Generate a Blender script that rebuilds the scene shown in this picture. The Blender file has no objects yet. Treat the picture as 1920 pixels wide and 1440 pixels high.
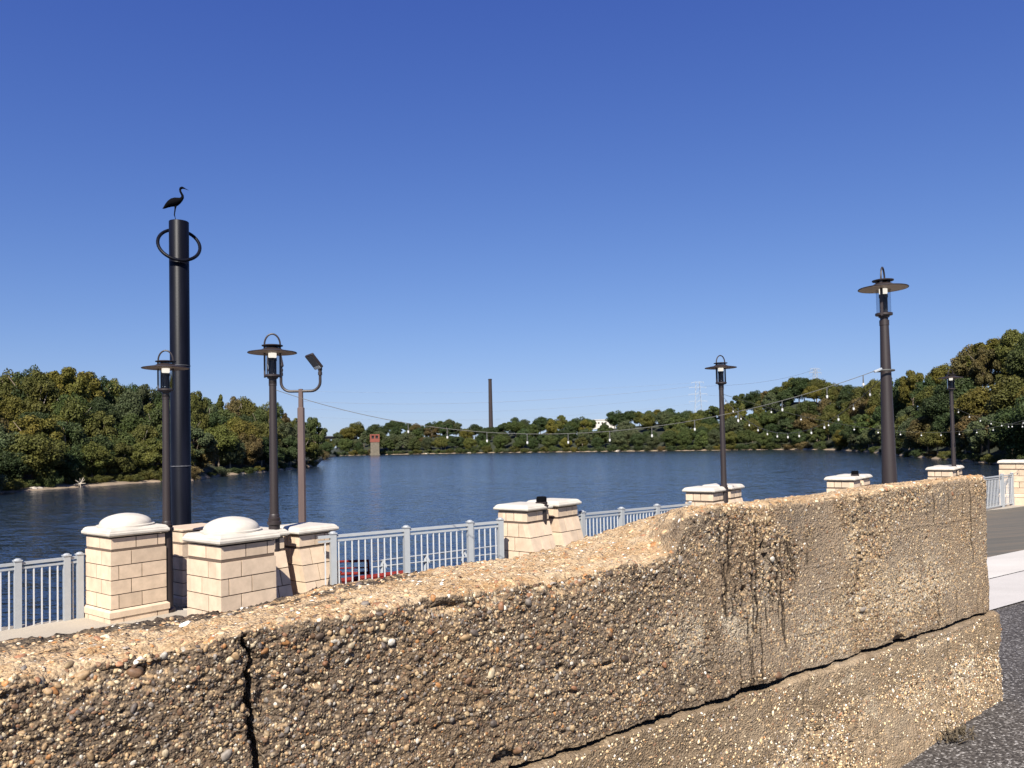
import bpy, math, random
import numpy as np
from mathutils import Vector, Matrix

R = random.Random(7)
NR = np.random.default_rng(11)
SC = bpy.context.scene
COL = SC.collection
rad = math.radians

# ------------------------------------------------------------------ camera
F_PX, PITCH, ROLL, CX, CY = 1450.0, rad(1.6), 0.020, 960.0, 791.5
fw = Vector((0, math.cos(PITCH), math.sin(PITCH)))
r0 = Vector((1, 0, 0)); u0 = r0.cross(fw)
rt = r0 * math.cos(ROLL) - u0 * math.sin(ROLL)
up = u0 * math.cos(ROLL) + r0 * math.sin(ROLL)
cam = bpy.data.cameras.new('camera')
cam.sensor_width = 36.0
cam.lens = 36.0 * F_PX / 1920.0
cam.shift_y = (CY - 720.0) / 1920.0
cam.clip_start, cam.clip_end = 0.05, 20000.0
co = bpy.data.objects.new('camera', cam)
COL.objects.link(co)
co.matrix_world = Matrix(((rt.x, up.x, -fw.x, 0), (rt.y, up.y, -fw.y, 0), (rt.z, up.z, -fw.z, 0), (0, 0, 0, 1)))
SC.camera = co
# the eye is the origin: all heights below are metres above (+) or below (-) eye level

# ------------------------------------------------------------------ light
SUN_EL, SUN_AZ = rad(43), rad(189)          # azimuth clockwise from +Y: behind the camera, a little to the left
sd = Vector((math.sin(SUN_AZ) * math.cos(SUN_EL), math.cos(SUN_AZ) * math.cos(SUN_EL), math.sin(SUN_EL)))
w = bpy.data.worlds.new('World'); SC.world = w; w.use_nodes = True
wn, wl = w.node_tree.nodes, w.node_tree.links
wn.clear()
sky = wn.new('ShaderNodeTexSky'); sky.sky_type = 'NISHITA'; sky.sun_disc = False
sky.sun_elevation = SUN_EL; sky.sun_rotation = SUN_AZ
sky.altitude = 60; sky.air_density = 1.0; sky.dust_density = 0.0; sky.ozone_density = 10.0
bg = wn.new('ShaderNodeBackground'); bg.inputs['Strength'].default_value = 0.056
# the whole sky goes through one colour response (deep polarised blue), the same in every direction
sp = wn.new('ShaderNodeSeparateColor'); cb = wn.new('ShaderNodeCombineColor')
out = wn.new('ShaderNodeOutputWorld')
wl.new(sky.outputs[0], sp.inputs[0])
for i, (g_, sat, k_) in enumerate(((1.35, 6.0, 1.19), (1.30, 12.0, 0.90), (0.62, 1e6, 2.10))):
    def wm(op, x, y):
        n = wn.new('ShaderNodeMath'); n.operation = op
        for j, v in enumerate((x, y)):
            if hasattr(v, 'links'): wl.new(v, n.inputs[j])
            else: n.inputs[j].default_value = v
        return n.outputs[0]
    x_ = wm('POWER', sp.outputs[i], g_)
    x_ = wm('DIVIDE', x_, wm('ADD', wm('DIVIDE', x_, sat), 1.0))
    wl.new(wm('MULTIPLY', x_, k_), cb.inputs[i])
wl.new(cb.outputs[0], bg.inputs[0]); wl.new(bg.outputs[0], out.inputs[0])
sun = bpy.data.lights.new('sun', 'SUN'); sun.energy = 5.0; sun.angle = rad(0.53); sun.color = (1.0, 0.94, 0.85)
so = bpy.data.objects.new('sun', sun); COL.objects.link(so)
so.rotation_euler = (-sd).to_track_quat('-Z', 'Y').to_euler()
vs = SC.view_settings
vs.view_transform = 'Standard'; vs.look = 'None'; vs.gamma = 1.0; vs.use_curve_mapping = False
vs.exposure = 0.9

# ------------------------------------------------------------------ helpers
def ray(px, py):
    d = fw + rt * ((px - CX) / F_PX) - up * ((py - CY) / F_PX)
    return d
def at(px, py, d):                      # the point seen at a pixel, d metres ahead
    v = ray(px, py)
    return v * (d / v.y)
def proj(p):
    p = Vector(p); z = p.dot(fw)
    return CX + F_PX * p.dot(rt) / z, CY - F_PX * p.dot(up) / z
def hor(px):                            # pixel row of the horizon at a column
    v0, v1 = proj((-500, 1000, 0)), proj((500, 1000, 0))
    t = (px - v0[0]) / (v1[0] - v0[0])
    return v0[1] + t * (v1[1] - v0[1])

class MB:
    def __init__(s): s.v = []; s.f = []
    def add(s, vs, fs):
        o = len(s.v); s.v += [tuple(x) for x in vs]; s.f += [tuple(i + o for i in f) for f in fs]; return s
    def hexa(s, p):                     # 8 corners: bottom ring 0-3, top ring 4-7
        return s.add(p, [(3, 2, 1, 0), (4, 5, 6, 7), (0, 1, 5, 4), (1, 2, 6, 5), (2, 3, 7, 6), (3, 0, 4, 7)])
    def box(s, c, d, rz=0.0):
        x, y, z = d[0] / 2, d[1] / 2, d[2] / 2; ca, sa = math.cos(rz), math.sin(rz)
        q = [(-x, -y, -z), (x, -y, -z), (x, y, -z), (-x, y, -z), (-x, -y, z), (x, -y, z), (x, y, z), (-x, y, z)]
        return s.hexa([(c[0] + a * ca - b * sa, c[1] + a * sa + b * ca, c[2] + k) for a, b, k in q])
    def bar(s, a, b, wx, wy, rz=None):  # square bar between two points
        a, b = Vector(a), Vector(b); d = (b - a).normalized()
        h = Vector((0, 0, 1)) if abs(d.z) < 0.95 else Vector((math.cos(rz or 0), math.sin(rz or 0), 0))
        x = d.cross(h).normalized() * wx / 2; y = d.cross(x).normalized() * wy / 2
        return s.hexa([a - x - y, a + x - y, a + x + y, a - x + y, b - x - y, b + x - y, b + x + y, b - x + y])
    def tube(s, pts, r, n=10, closed=False, cap=True):
        pts = [Vector(p) for p in pts]; m = len(pts)
        rs = r if isinstance(r, (list, tuple)) else [r] * m
        rings = []; prev = None
        for i, p in enumerate(pts):
            a = pts[(i - 1) % m] if (closed or i) else p
            b = pts[(i + 1) % m] if (closed or i < m - 1) else p
            t = (b - a).normalized()
            if prev is None:
                h = Vector((0, 0, 1)) if abs(t.z) < 0.9 else Vector((1, 0, 0))
                x = t.cross(h).normalized()
            else:
                x = (prev - t * prev.dot(t)).normalized()
            prev = x; y = t.cross(x)
            rings.append([p + (x * math.cos(2 * math.pi * k / n) + y * math.sin(2 * math.pi * k / n)) * rs[i] for k in range(n)])
        vs = [q for g in rings for q in g]; fs = []
        for i in range(m if closed else m - 1):
            j = (i + 1) % m
            for k in range(n):
                l = (k + 1) % n
                fs.append((i * n + k, i * n + l, j * n + l, j * n + k))
        if cap and not closed:
            fs.append(tuple(range(n))[::-1]); fs.append(tuple((m - 1) * n + k for k in range(n)))
        return s.add(vs, fs)
    def lathe(s, prof, c=(0, 0, 0), n=24, sq=None):
        vs = []; fs = []; m = len(prof)
        for r, z in prof:
            for k in range(n):
                a = 2 * math.pi * k / n
                vs.append((c[0] + r * math.cos(a), c[1] + r * math.sin(a), c[2] + z))
        for i in range(m - 1):
            for k in range(n):
                l = (k + 1) % n
                fs.append((i * n + k, i * n + l, (i + 1) * n + l, (i + 1) * n + k))
        fs.append(tuple(range(n))[::-1]); fs.append(tuple((m - 1) * n + k for k in range(n)))
        return s.add(vs, fs)
    def build(s, name, m, parent=None, smooth=False, loc=None, rz=0.0, bevel=0.0):
        me = bpy.data.meshes.new(name); me.from_pydata(s.v, [], s.f); me.update()
        if smooth:
            me.shade_smooth()
            if smooth != 'all':
                try: me.set_sharp_from_angle(angle=rad(35))
                except Exception: pass
        if m is not None: me.materials.append(m)
        o = bpy.data.objects.new(name, me); COL.objects.link(o)
        if loc is not None: o.location = loc
        o.rotation_euler.z = rz
        if parent is not None: o.parent = parent
        if bevel:
            b = o.modifiers.new('edge', 'BEVEL'); b.width = bevel; b.segments = 1; b.limit_method = 'ANGLE'
        return o

def tag(o, label=None, cat=None, group=None, kind=None):
    if label: o['label'] = label
    if cat: o['category'] = cat
    if group: o['group'] = group
    if kind: o['kind'] = kind
    return o
def thing(name, label, cat, loc=(0, 0, 0), rz=0.0, group=None):
    o = bpy.data.objects.new(name, None); COL.objects.link(o)
    o.empty_display_size = 0.1; o.location = loc; o.rotation_euler.z = rz
    return tag(o, label, cat, group)
def copy_part(o, parent, loc=None):
    c = o.copy(); COL.objects.link(c); c.parent = parent
    if loc is not None: c.location = loc
    return c

def N(nt, t, **kw):
    n = nt.nodes.new(t)
    for k, v in kw.items():
        if k.startswith('i_'): n.inputs[k[2:].replace('_', ' ')].default_value = v
        else: setattr(n, k, v)
    return n
def ramp(nt, fac, stops, interp='LINEAR'):
    n = nt.nodes.new('ShaderNodeValToRGB'); cr = n.color_ramp; cr.interpolation = interp
    while len(cr.elements) > 1: cr.elements.remove(cr.elements[-1])
    cr.elements[0].position = stops[0][0]; cr.elements[0].color = col4(stops[0][1])
    for p, c in stops[1:]:
        e = cr.elements.new(p); e.color = col4(c)
    nt.links.new(fac, n.inputs[0]); return n.outputs[0]
def col4(c):
    if isinstance(c, (int, float)): return (c, c, c, 1)
    return (*c, 1) if len(c) == 3 else c
def mixc(nt, fac, a, b, mode='MIX'):
    n = nt.nodes.new('ShaderNodeMix'); n.data_type = 'RGBA'; n.blend_type = mode
    def put(i, v):
        if hasattr(v, 'is_linked') or hasattr(v, 'links'): nt.links.new(v, n.inputs[i])
        else: n.inputs[i].default_value = col4(v) if i else v
    put(0, fac); put(6, a); put(7, b); return n.outputs[2]
def math_(nt, op, a, b=None, c=None, clamp=False):
    n = nt.nodes.new('ShaderNodeMath'); n.operation = op; n.use_clamp = clamp
    for i, v in enumerate((a, b, c)):
        if v is None: continue
        if hasattr(v, 'links'): nt.links.new(v, n.inputs[i])
        else: n.inputs[i].default_value = v
    return n.outputs[0]
def newmat(name):
    m = bpy.data.materials.new(name); m.use_nodes = True
    nt = m.node_tree; p = nt.nodes['Principled BSDF']
    return m, nt, p
def simple(name, c, rough=0.6, metal=0.0, var=0.12, scale=6.0, bump=0.0, bscale=60.0, spec=0.5, objrand=0.0, streak=False):
    m, nt, p = newmat(name)
    tc = N(nt, 'ShaderNodeTexCoord')
    v = tc.outputs['Object']
    if streak:
        mp = N(nt, 'ShaderNodeMapping'); mp.inputs['Scale'].default_value = (1, 1, 0.12)
        nt.links.new(v, mp.inputs[0]); v = mp.outputs[0]
    n = N(nt, 'ShaderNodeTexNoise', i_Scale=scale, i_Detail=6.0, i_Roughness=0.62)
    nt.links.new(v, n.inputs['Vector'])
    d = [max(0, x * (1 - var)) for x in c]; l = [min(1, x * (1 + var)) for x in c]
    c_ = ramp(nt, n.outputs['Fac'], [(0.3, d), (0.7, l)])
    if objrand:
        oi = N(nt, 'ShaderNodeObjectInfo')
        f = math_(nt, 'MULTIPLY_ADD', oi.outputs['Random'], 2 * objrand, 1 - objrand)
        mm = nt.nodes.new('ShaderNodeVectorMath'); mm.operation = 'SCALE'
        nt.links.new(c_, mm.inputs[0]); nt.links.new(f, mm.inputs['Scale']); c_ = mm.outputs[0]
    nt.links.new(c_, p.inputs['Base Color'])
    p.inputs['Roughness'].default_value = rough; p.inputs['Metallic'].default_value = metal
    p.inputs['Specular IOR Level'].default_value = spec
    if bump:
        nb = N(nt, 'ShaderNodeTexNoise', i_Scale=bscale, i_Detail=4.0)
        nt.links.new(tc.outputs['Object'], nb.inputs['Vector'])
        b = N(nt, 'ShaderNodeBump'); b.inputs['Strength'].default_value = bump; b.inputs['Distance'].default_value = 0.01
        nt.links.new(nb.outputs['Fac'], b.inputs['Height']); nt.links.new(b.outputs[0], p.inputs['Normal'])
    return m

# value noise on arrays
def _h(i, j, s):
    x = (i.astype(np.int64) * 374761393 + j.astype(np.int64) * 668265263 + s * 974634777) & 0x7fffffff
    x = ((x ^ (x >> 13)) * 1274126177) & 0x7fffffff
    return ((x ^ (x >> 16)) & 0xffff) / 65535.0
def vnoise(x, y, s=0):
    xi, yi = np.floor(x), np.floor(y); fx, fy = x - xi, y - yi
    fx = fx * fx * (3 - 2 * fx); fy = fy * fy * (3 - 2 * fy)
    a, b, c, d = _h(xi, yi, s), _h(xi + 1, yi, s), _h(xi, yi + 1, s), _h(xi + 1, yi + 1, s)
    return (a + (b - a) * fx) * (1 - fy) + (c + (d - c) * fx) * fy
def fbm(x, y, s=0, o=4):
    t = 0; a = 1; n = 0
    for k in range(o):
        t = t + a * vnoise(x * 2 ** k, y * 2 ** k, s + k * 17); n += a; a *= 0.5
    return t / n
def ss(a, b, x):
    t = np.clip((x - a) / (b - a), 0, 1); return t * t * (3 - 2 * t)

def np_mesh(name, v, quads=None, tris=None, mats=(), smooth=True, colors=None):
    me = bpy.data.meshes.new(name)
    v = np.asarray(v, np.float32)
    loops = []; starts = []; n = 0
    if quads is not None and len(quads):
        q = np.asarray(quads, np.int32); loops.append(q.ravel()); starts.append(np.arange(len(q)) * 4); n += len(q) * 4
    if tris is not None and len(tris):
        t = np.asarray(tris, np.int32); loops.append(t.ravel()); starts.append(n + np.arange(len(t)) * 3); n += len(t) * 3
    L = np.concatenate(loops); S = np.concatenate(starts).astype(np.int32)
    me.vertices.add(len(v)); me.vertices.foreach_set('co', v.ravel())
    me.loops.add(len(L)); me.loops.foreach_set('vertex_index', L)
    me.polygons.add(len(S)); me.polygons.foreach_set('loop_start', S)
    me.update(calc_edges=True)
    if smooth: me.shade_smooth()
    for m in mats: me.materials.append(m)
    if colors is not None:
        a = me.color_attributes.new('tint', 'FLOAT_COLOR', 'POINT')
        c = np.ones((len(v), 4), np.float32); c[:, :3] = colors; a.data.foreach_set('color', c.ravel())
    return me
def grid_quads(nr, nc):
    i = np.arange(nr - 1)[:, None] * nc + np.arange(nc - 1)[None, :]
    i = i.ravel(); return np.stack([i, i + 1, i + nc + 1, i + nc], 1)
def obj(name, me, parent=None, loc=None, rz=0.0):
    o = bpy.data.objects.new(name, me); COL.objects.link(o)
    if parent is not None: o.parent = parent
    if loc is not None: o.location = loc
    o.rotation_euler.z = rz; return o

# ------------------------------------------------------------------ materials
M = {}
M['stone'] = simple('cream_cast_stone', (0.55, 0.425, 0.305), 0.85, var=0.13, scale=7, bump=0.25, bscale=140, objrand=0.12, spec=0.2)
M['mortar'] = simple('dark_mortar', (0.10, 0.07, 0.05), 0.95, var=0.15, scale=20)
M['cap'] = simple('white_cast_stone', (0.475, 0.435, 0.37), 0.8, var=0.13, scale=5, bump=0.15, bscale=120, spec=0.25)
M['rail'] = simple('pale_grey_paint', (0.31, 0.325, 0.333), 0.5, var=0.05, scale=12)
M['picket'] = simple('lit_rail_paint', (0.48, 0.49, 0.49), 0.5, var=0.05, scale=12)  # rail paint made lighter: the light pickets catch is put into the colour
M['bronze'] = simple('dark_bronze_paint', (0.024, 0.017, 0.016), 0.5, var=0.2, scale=10, streak=True)
M['brown_pole'] = simple('brown_paint', (0.10, 0.068, 0.058), 0.55, var=0.15, scale=10, streak=True)
M['pile'] = simple('black_coated_steel', (0.0045, 0.005, 0.009), 0.42, var=0.6, scale=5, streak=True, bump=0.1, bscale=25, spec=0.12)
M['weld'] = simple('bare_weld', (0.09, 0.09, 0.10), 0.5, var=0.4, scale=15)
M['black'] = simple('black_cutout', (0.003, 0.003, 0.004), 0.9, var=0.2, spec=0.05)
M['shade_under'] = simple('beige_shade_lining', (0.30, 0.235, 0.185), 0.6, var=0.08)
M['gear'] = simple('grey_ballast_housing', (0.055, 0.06, 0.07), 0.5, var=0.1)
M['white_plastic'] = simple('white_plastic', (0.56, 0.56, 0.54), 0.5, var=0.03)
M['cable'] = simple('dark_cable', (0.06, 0.06, 0.055), 0.6, var=0.2)
M['wire'] = simple('grey_wire', (0.20, 0.24, 0.30), 0.6, var=0.05)
M['red'] = simple('red_paint', (0.15, 0.014, 0.010), 0.75, var=0.3, scale=8, spec=0.15)
M['grate'] = simple('dark_grating', (0.05, 0.045, 0.045), 0.8, var=0.3)
M['bark'] = simple('bark', (0.16, 0.125, 0.09), 0.9, var=0.3, scale=3)
M['pale_bark'] = simple('pale_bark', (0.36, 0.31, 0.25), 0.9, var=0.25, scale=3)
M['driftwood'] = simple('driftwood', (0.42, 0.36, 0.28), 0.9, var=0.2)
M['brick'] = simple('red_brick', (0.19, 0.055, 0.036), 0.9, var=0.3, scale=1.5)
M['concrete_far'] = simple('weathered_concrete', (0.13, 0.11, 0.08), 0.9, var=0.3, scale=0.5)
M['stack'] = simple('sooty_brick', (0.028, 0.020, 0.020), 0.9, var=0.2, scale=0.3)
M['dark'] = simple('dark_opening', (0.012, 0.012, 0.014), 0.8, var=0.1)
M['white_wall'] = simple('white_wall', (0.5, 0.47, 0.42), 0.8, var=0.05, scale=0.3)
M['roof_grey'] = simple('grey_roof', (0.20, 0.20, 0.20), 0.8, var=0.1, scale=0.3)
M['galv'] = simple('galvanised_steel', (0.30, 0.33, 0.36), 0.6, var=0.1)
M['rock'] = simple('pale_rock', (0.36, 0.31, 0.25), 0.9, var=0.25, scale=1.2, bump=0.5, bscale=5)
M['dry_weed'] = simple('dry_weed', (0.085, 0.065, 0.038), 0.9, var=0.3)
def glassy(name, tint, rough):
    m, nt, p = newmat(name)
    p.inputs['Base Color'].default_value = (*tint, 1); p.inputs['Roughness'].default_value = rough
    p.inputs['Transmission Weight'].default_value = 1.0; p.inputs['IOR'].default_value = 1.05
    return m
M['glass'] = glassy('smoky_lantern_glass', (0.62, 0.63, 0.65), 0.12)
m, nt, p = newmat('lit_lamp_diffuser')
p.inputs['Base Color'].default_value = (0.8, 0.78, 0.72, 1); p.inputs['Emission Color'].default_value = (1, 0.93, 0.80, 1); p.inputs['Emission Strength'].default_value = 0.6
M['diffuser'] = m

# leaves: colour of each tree comes from its own object colour, mottled per clump
m, nt, p = newmat('foliage'); p.inputs['Roughness'].default_value = 0.65; p.inputs['Specular IOR Level'].default_value = 0.18
oi = N(nt, 'ShaderNodeObjectInfo'); geo = N(nt, 'ShaderNodeNewGeometry')
tc = N(nt, 'ShaderNodeTexCoord')
n1 = N(nt, 'ShaderNodeTexNoise', i_Scale=0.9, i_Detail=3.0); nt.links.new(tc.outputs['Object'], n1.inputs['Vector'])
hue = ramp(nt, n1.outputs['Fac'], [(0.3, (0.82, 0.9, 0.85)), (0.5, (1, 1, 1)), (0.72, (1.22, 1.08, 0.8))])
c1 = mixc(nt, 1.0, oi.outputs['Color'], hue, 'MULTIPLY')
rl = math_(nt, 'MULTIPLY_ADD', geo.outputs['Random Per Island'], 0.75, 0.62)
vm = nt.nodes.new('ShaderNodeVectorMath'); vm.operation = 'SCALE'
nt.links.new(c1, vm.inputs[0]); nt.links.new(rl, vm.inputs['Scale'])
nt.links.new(vm.outputs[0], p.inputs['Base Color'])
tr = N(nt, 'ShaderNodeBsdfTranslucent'); nt.links.new(vm.outputs[0], tr.inputs['Color'])
mx = N(nt, 'ShaderNodeMixShader'); mx.inputs[0].default_value = 0.30
nt.links.new(p.outputs[0], mx.inputs[1]); nt.links.new(tr.outputs[0], mx.inputs[2])
nt.links.new(mx.outputs[0], nt.nodes['Material Output'].inputs[0])
M['leaf'] = m

# river
m, nt, p = newmat('river_water')
p.inputs['Base Color'].default_value = (0.010, 0.018, 0.034, 1); p.inputs['Roughness'].default_value = 0.13; p.inputs['IOR'].default_value = 1.33
tc = N(nt, 'ShaderNodeTexCoord')
acc = None
for sc_, amp, st in ((0.16, 0.10, (1, 1.5, 1)), (0.55, 0.34, (0.45, 1.9, 1)), (1.5, 0.44, (0.6, 1.7, 1)), (5.0, 0.60, (0.8, 1.5, 1))):
    mp = N(nt, 'ShaderNodeMapping'); mp.inputs['Scale'].default_value = st; mp.inputs['Rotation'].default_value = (0, 0, rad(14))
    nt.links.new(tc.outputs['Object'], mp.inputs[0])
    nz = N(nt, 'ShaderNodeTexNoise', i_Scale=sc_, i_Detail=3.0, i_Roughness=0.55); nt.links.new(mp.outputs[0], nz.inputs['Vector'])
    sb = nt.nodes.new('ShaderNodeVectorMath'); sb.operation = 'SUBTRACT'; sb.inputs[1].default_value = (0.5, 0.5, 0.5)
    nt.links.new(nz.outputs['Color'], sb.inputs[0])
    ml = nt.nodes.new('ShaderNodeVectorMath'); ml.operation = 'MULTIPLY'; ml.inputs[1].default_value = (amp, amp, 0)
    nt.links.new(sb.outputs[0], ml.inputs[0])
    if acc is None: acc = ml.outputs[0]
    else:
        ad = nt.nodes.new('ShaderNodeVectorMath'); ad.operation = 'ADD'
        nt.links.new(acc, ad.inputs[0]); nt.links.new(ml.outputs[0], ad.inputs[1]); acc = ad.outputs[0]
# wind patches: calmer and rougher areas
wp = N(nt, 'ShaderNodeMapping'); wp.inputs['Scale'].default_value = (0.35, 1.4, 1); nt.links.new(tc.outputs['Object'], wp.inputs[0])
wnz = N(nt, 'ShaderNodeTexNoise', i_Scale=0.022, i_Detail=4.0); nt.links.new(wp.outputs[0], wnz.inputs['Vector'])
wk = math_(nt, 'MULTIPLY_ADD', wnz.outputs['Fac'], 0.7, 0.70)
sc2 = nt.nodes.new('ShaderNodeVectorMath'); sc2.operation = 'SCALE'; nt.links.new(acc, sc2.inputs[0]); nt.links.new(wk, sc2.inputs['Scale'])
a2 = nt.nodes.new('ShaderNodeVectorMath'); a2.operation = 'ADD'; a2.inputs[1].default_value = (0, 0, 1); nt.links.new(sc2.outputs[0], a2.inputs[0])
nm = nt.nodes.new('ShaderNodeVectorMath'); nm.operation = 'NORMALIZE'; nt.links.new(a2.outputs[0], nm.inputs[0])
nt.links.new(nm.outputs[0], p.inputs['Normal'])
M['water'] = m

# land beyond the river: sand at the waterline, dark understory green painted as shade above
m, nt, p = newmat('wooded_bank'); p.inputs['Roughness'].default_value = 0.95
tc = N(nt, 'ShaderNodeTexCoord'); sx = N(nt, 'ShaderNodeSeparateXYZ'); nt.links.new(tc.outputs['Object'], sx.inputs[0])
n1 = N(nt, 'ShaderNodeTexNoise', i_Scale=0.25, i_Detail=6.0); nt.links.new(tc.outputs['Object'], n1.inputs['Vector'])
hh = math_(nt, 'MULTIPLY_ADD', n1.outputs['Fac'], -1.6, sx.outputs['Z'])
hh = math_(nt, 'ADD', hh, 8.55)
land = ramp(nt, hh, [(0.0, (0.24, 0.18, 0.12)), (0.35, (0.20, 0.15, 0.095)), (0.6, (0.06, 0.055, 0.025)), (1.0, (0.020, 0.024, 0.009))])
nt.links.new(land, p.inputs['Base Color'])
M['bank'] = m

# exposed-aggregate concrete of the old wall (object axes: x along it, y into it, z up)
def wall_mat():
    m, nt, p = newmat('old_aggregate_concrete'); p.inputs['Roughness'].default_value = 0.9; p.inputs['Specular IOR Level'].default_value = 0.15
    tc = N(nt, 'ShaderNodeTexCoord'); O = tc.outputs['Object']
    sx = N(nt, 'ShaderNodeSeparateXYZ'); nt.links.new(O, sx.inputs[0])
    X, Y, Z = sx.outputs
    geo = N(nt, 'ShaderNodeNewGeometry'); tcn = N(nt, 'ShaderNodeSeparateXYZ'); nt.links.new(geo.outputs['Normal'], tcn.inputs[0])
    big = N(nt, 'ShaderNodeTexNoise', i_Scale=2.2, i_Detail=5.0, i_Roughness=0.6); nt.links.new(O, big.inputs['Vector'])
    mid = N(nt, 'ShaderNodeTexNoise', i_Scale=9.0, i_Detail=5.0, i_Roughness=0.65); nt.links.new(O, mid.inputs['Vector'])
    fine = N(nt, 'ShaderNodeTexNoise', i_Scale=55.0, i_Detail=3.0, i_Roughness=0.7); nt.links.new(O, fine.inputs['Vector'])
    # weathered dark cement to the near end, tan to the far end
    g = math_(nt, 'MULTIPLY_ADD', big.outputs['Fac'], 1.6, math_(nt, 'MULTIPLY_ADD', X, 0.42, -1.45))
    cem = ramp(nt, g, [(0.0, (0.112, 0.083, 0.058)), (0.40, (0.135, 0.101, 0.070)), (0.75, (0.175, 0.130, 0.087)), (1.0, (0.20, 0.150, 0.100))])
    cem = mixc(nt, 0.55, cem, ramp(nt, mid.outputs['Fac'], [(0.3, (0.62, 0.6, 0.58)), (0.5, (1, 1, 1)), (0.7, (1.25, 1.2, 1.15))]), 'MULTIPLY')
    # the footing course is paler
    zf = math_(nt, 'LESS_THAN', Z, -1.12)
    # grains
    v1 = N(nt, 'ShaderNodeTexVoronoi', i_Scale=120.0); nt.links.new(O, v1.inputs['Vector'])
    v2 = N(nt, 'ShaderNodeTexVoronoi', i_Scale=58.0); nt.links.new(O, v2.inputs['Vector'])
    s1 = N(nt, 'ShaderNodeSeparateColor'); nt.links.new(v1.outputs['Color'], s1.inputs[0])
    s2 = N(nt, 'ShaderNodeSeparateColor'); nt.links.new(v2.outputs['Color'], s2.inputs[0])
    gc = [(0.0, (0.03, 0.021, 0.014)), (0.25, (0.09, 0.06, 0.036)), (0.45, (0.17, 0.12, 0.072)), (0.65, (0.27, 0.20, 0.125)), (0.78, (0.22, 0.125, 0.055)), (0.88, (0.38, 0.31, 0.21)), (1.0, (0.50, 0.44, 0.34))]
    grain1 = ramp(nt, s1.outputs[0], gc); grain2 = ramp(nt, s2.outputs[0], gc)
    k1 = math_(nt, 'MULTIPLY', math_(nt, 'LESS_THAN', v1.outputs['Distance'], 0.42), 0.62)
    k1 = math_(nt, 'MULTIPLY', k1, ramp(nt, mid.outputs['Fac'], [(0.35, 0.25), (0.6, 1)]))
    k2 = math_(nt, 'MULTIPLY', math_(nt, 'LESS_THAN', v2.outputs['Distance'], 0.36), math_(nt, 'GREATER_THAN', s2.outputs[1], 0.55))
    k2 = math_(nt, 'MULTIPLY', k2, 0.6)
    c = mixc(nt, k1, cem, grain1); c = mixc(nt, k2, c, grain2)
    def attr(n_): return N(nt, 'ShaderNodeAttribute', attribute_name=n_).outputs['Fac']
    c = mixc(nt, math_(nt, 'MULTIPLY', math_(nt, 'MINIMUM', attr('skin'), 1.0), 0.5), c, mixc(nt, 1.0, (0.285, 0.218, 0.150), ramp(nt, mid.outputs['Fac'], [(0.3, 0.78), (0.7, 1.2)]), 'MULTIPLY'))
    pk = math_(nt, 'MULTIPLY', attr('pale'), ramp(nt, fine.outputs['Fac'], [(0.38, 0.15), (0.58, 0.85)]))
    c = mixc(nt, pk, c, (0.46, 0.40, 0.30))
    c = mixc(nt, math_(nt, 'MULTIPLY', attr('bloom'), ramp(nt, fine.outputs['Fac'], [(0.35, 0.2), (0.6, 0.75)])), c, (0.095, 0.082, 0.068))
    # rust-tan patches
    ru = N(nt, 'ShaderNodeTexNoise', i_Scale=1.7, i_Detail=4.0); nt.links.new(O, ru.inputs['Vector'])
    c = mixc(nt, math_(nt, 'MULTIPLY', ramp(nt, ru.outputs['Color'], [(0.5, 0), (0.68, 1)]), 0.35), c, (0.22, 0.13, 0.055))
    # the worn top is tan with rusty flecks; its sunlit brightness is painted in
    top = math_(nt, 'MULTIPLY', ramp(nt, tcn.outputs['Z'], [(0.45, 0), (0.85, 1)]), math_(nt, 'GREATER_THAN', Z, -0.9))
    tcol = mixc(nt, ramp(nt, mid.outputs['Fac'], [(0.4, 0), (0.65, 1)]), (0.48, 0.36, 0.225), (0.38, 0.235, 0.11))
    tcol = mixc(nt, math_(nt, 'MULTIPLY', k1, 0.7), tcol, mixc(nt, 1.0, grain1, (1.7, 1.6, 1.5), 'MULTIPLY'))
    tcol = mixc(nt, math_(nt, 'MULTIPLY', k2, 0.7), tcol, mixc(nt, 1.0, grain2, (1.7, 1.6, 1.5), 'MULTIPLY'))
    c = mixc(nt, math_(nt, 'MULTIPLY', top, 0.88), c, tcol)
    # black lichen along the back edge of the near top
    li = N(nt, 'ShaderNodeTexNoise', i_Scale=7.0, i_Detail=6.0, i_Roughness=0.7)
    mp = N(nt, 'ShaderNodeMapping'); mp.inputs['Scale'].default_value = (0.45, 1.6, 1); nt.links.new(O, mp.inputs[0]); nt.links.new(mp.outputs[0], li.inputs['Vector'])
    lf = math_(nt, 'MULTIPLY_ADD', ramp(nt, Y, [(0.25, 0), (0.50, 1)]), 0.20, li.outputs['Fac'])
    lf = math_(nt, 'MULTIPLY', ramp(nt, lf, [(0.60, 0), (0.68, 1)]), math_(nt, 'MULTIPLY', top, math_(nt, 'LESS_THAN', X, 1.45)))
    c = mixc(nt, math_(nt, 'MULTIPLY', lf, 0.88), c, (0.028, 0.024, 0.022))
    c = mixc(nt, math_(nt, 'MULTIPLY', attr('run'), 0.97), c, (0.014, 0.009, 0.006))
    # footing paler
    c = mixc(nt, math_(nt, 'MULTIPLY', zf, 0.25), c, (0.40, 0.29, 0.17))
    nt.links.new(c, p.inputs['Base Color'])
    h = math_(nt, 'SUBTRACT', 0.5, v1.outputs['Distance'])
    h = math_(nt, 'MULTIPLY_ADD', fine.outputs['Fac'], 0.9, h)
    h = math_(nt, 'MULTIPLY_ADD', math_(nt, 'SUBTRACT', 0.5, v2.outputs['Distance']), math_(nt, 'GREATER_THAN', s2.outputs[1], 0.55), h)
    b = N(nt, 'ShaderNodeBump'); b.inputs['Strength'].default_value = 0.9; b.inputs['Distance'].default_value = 0.007
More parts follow.
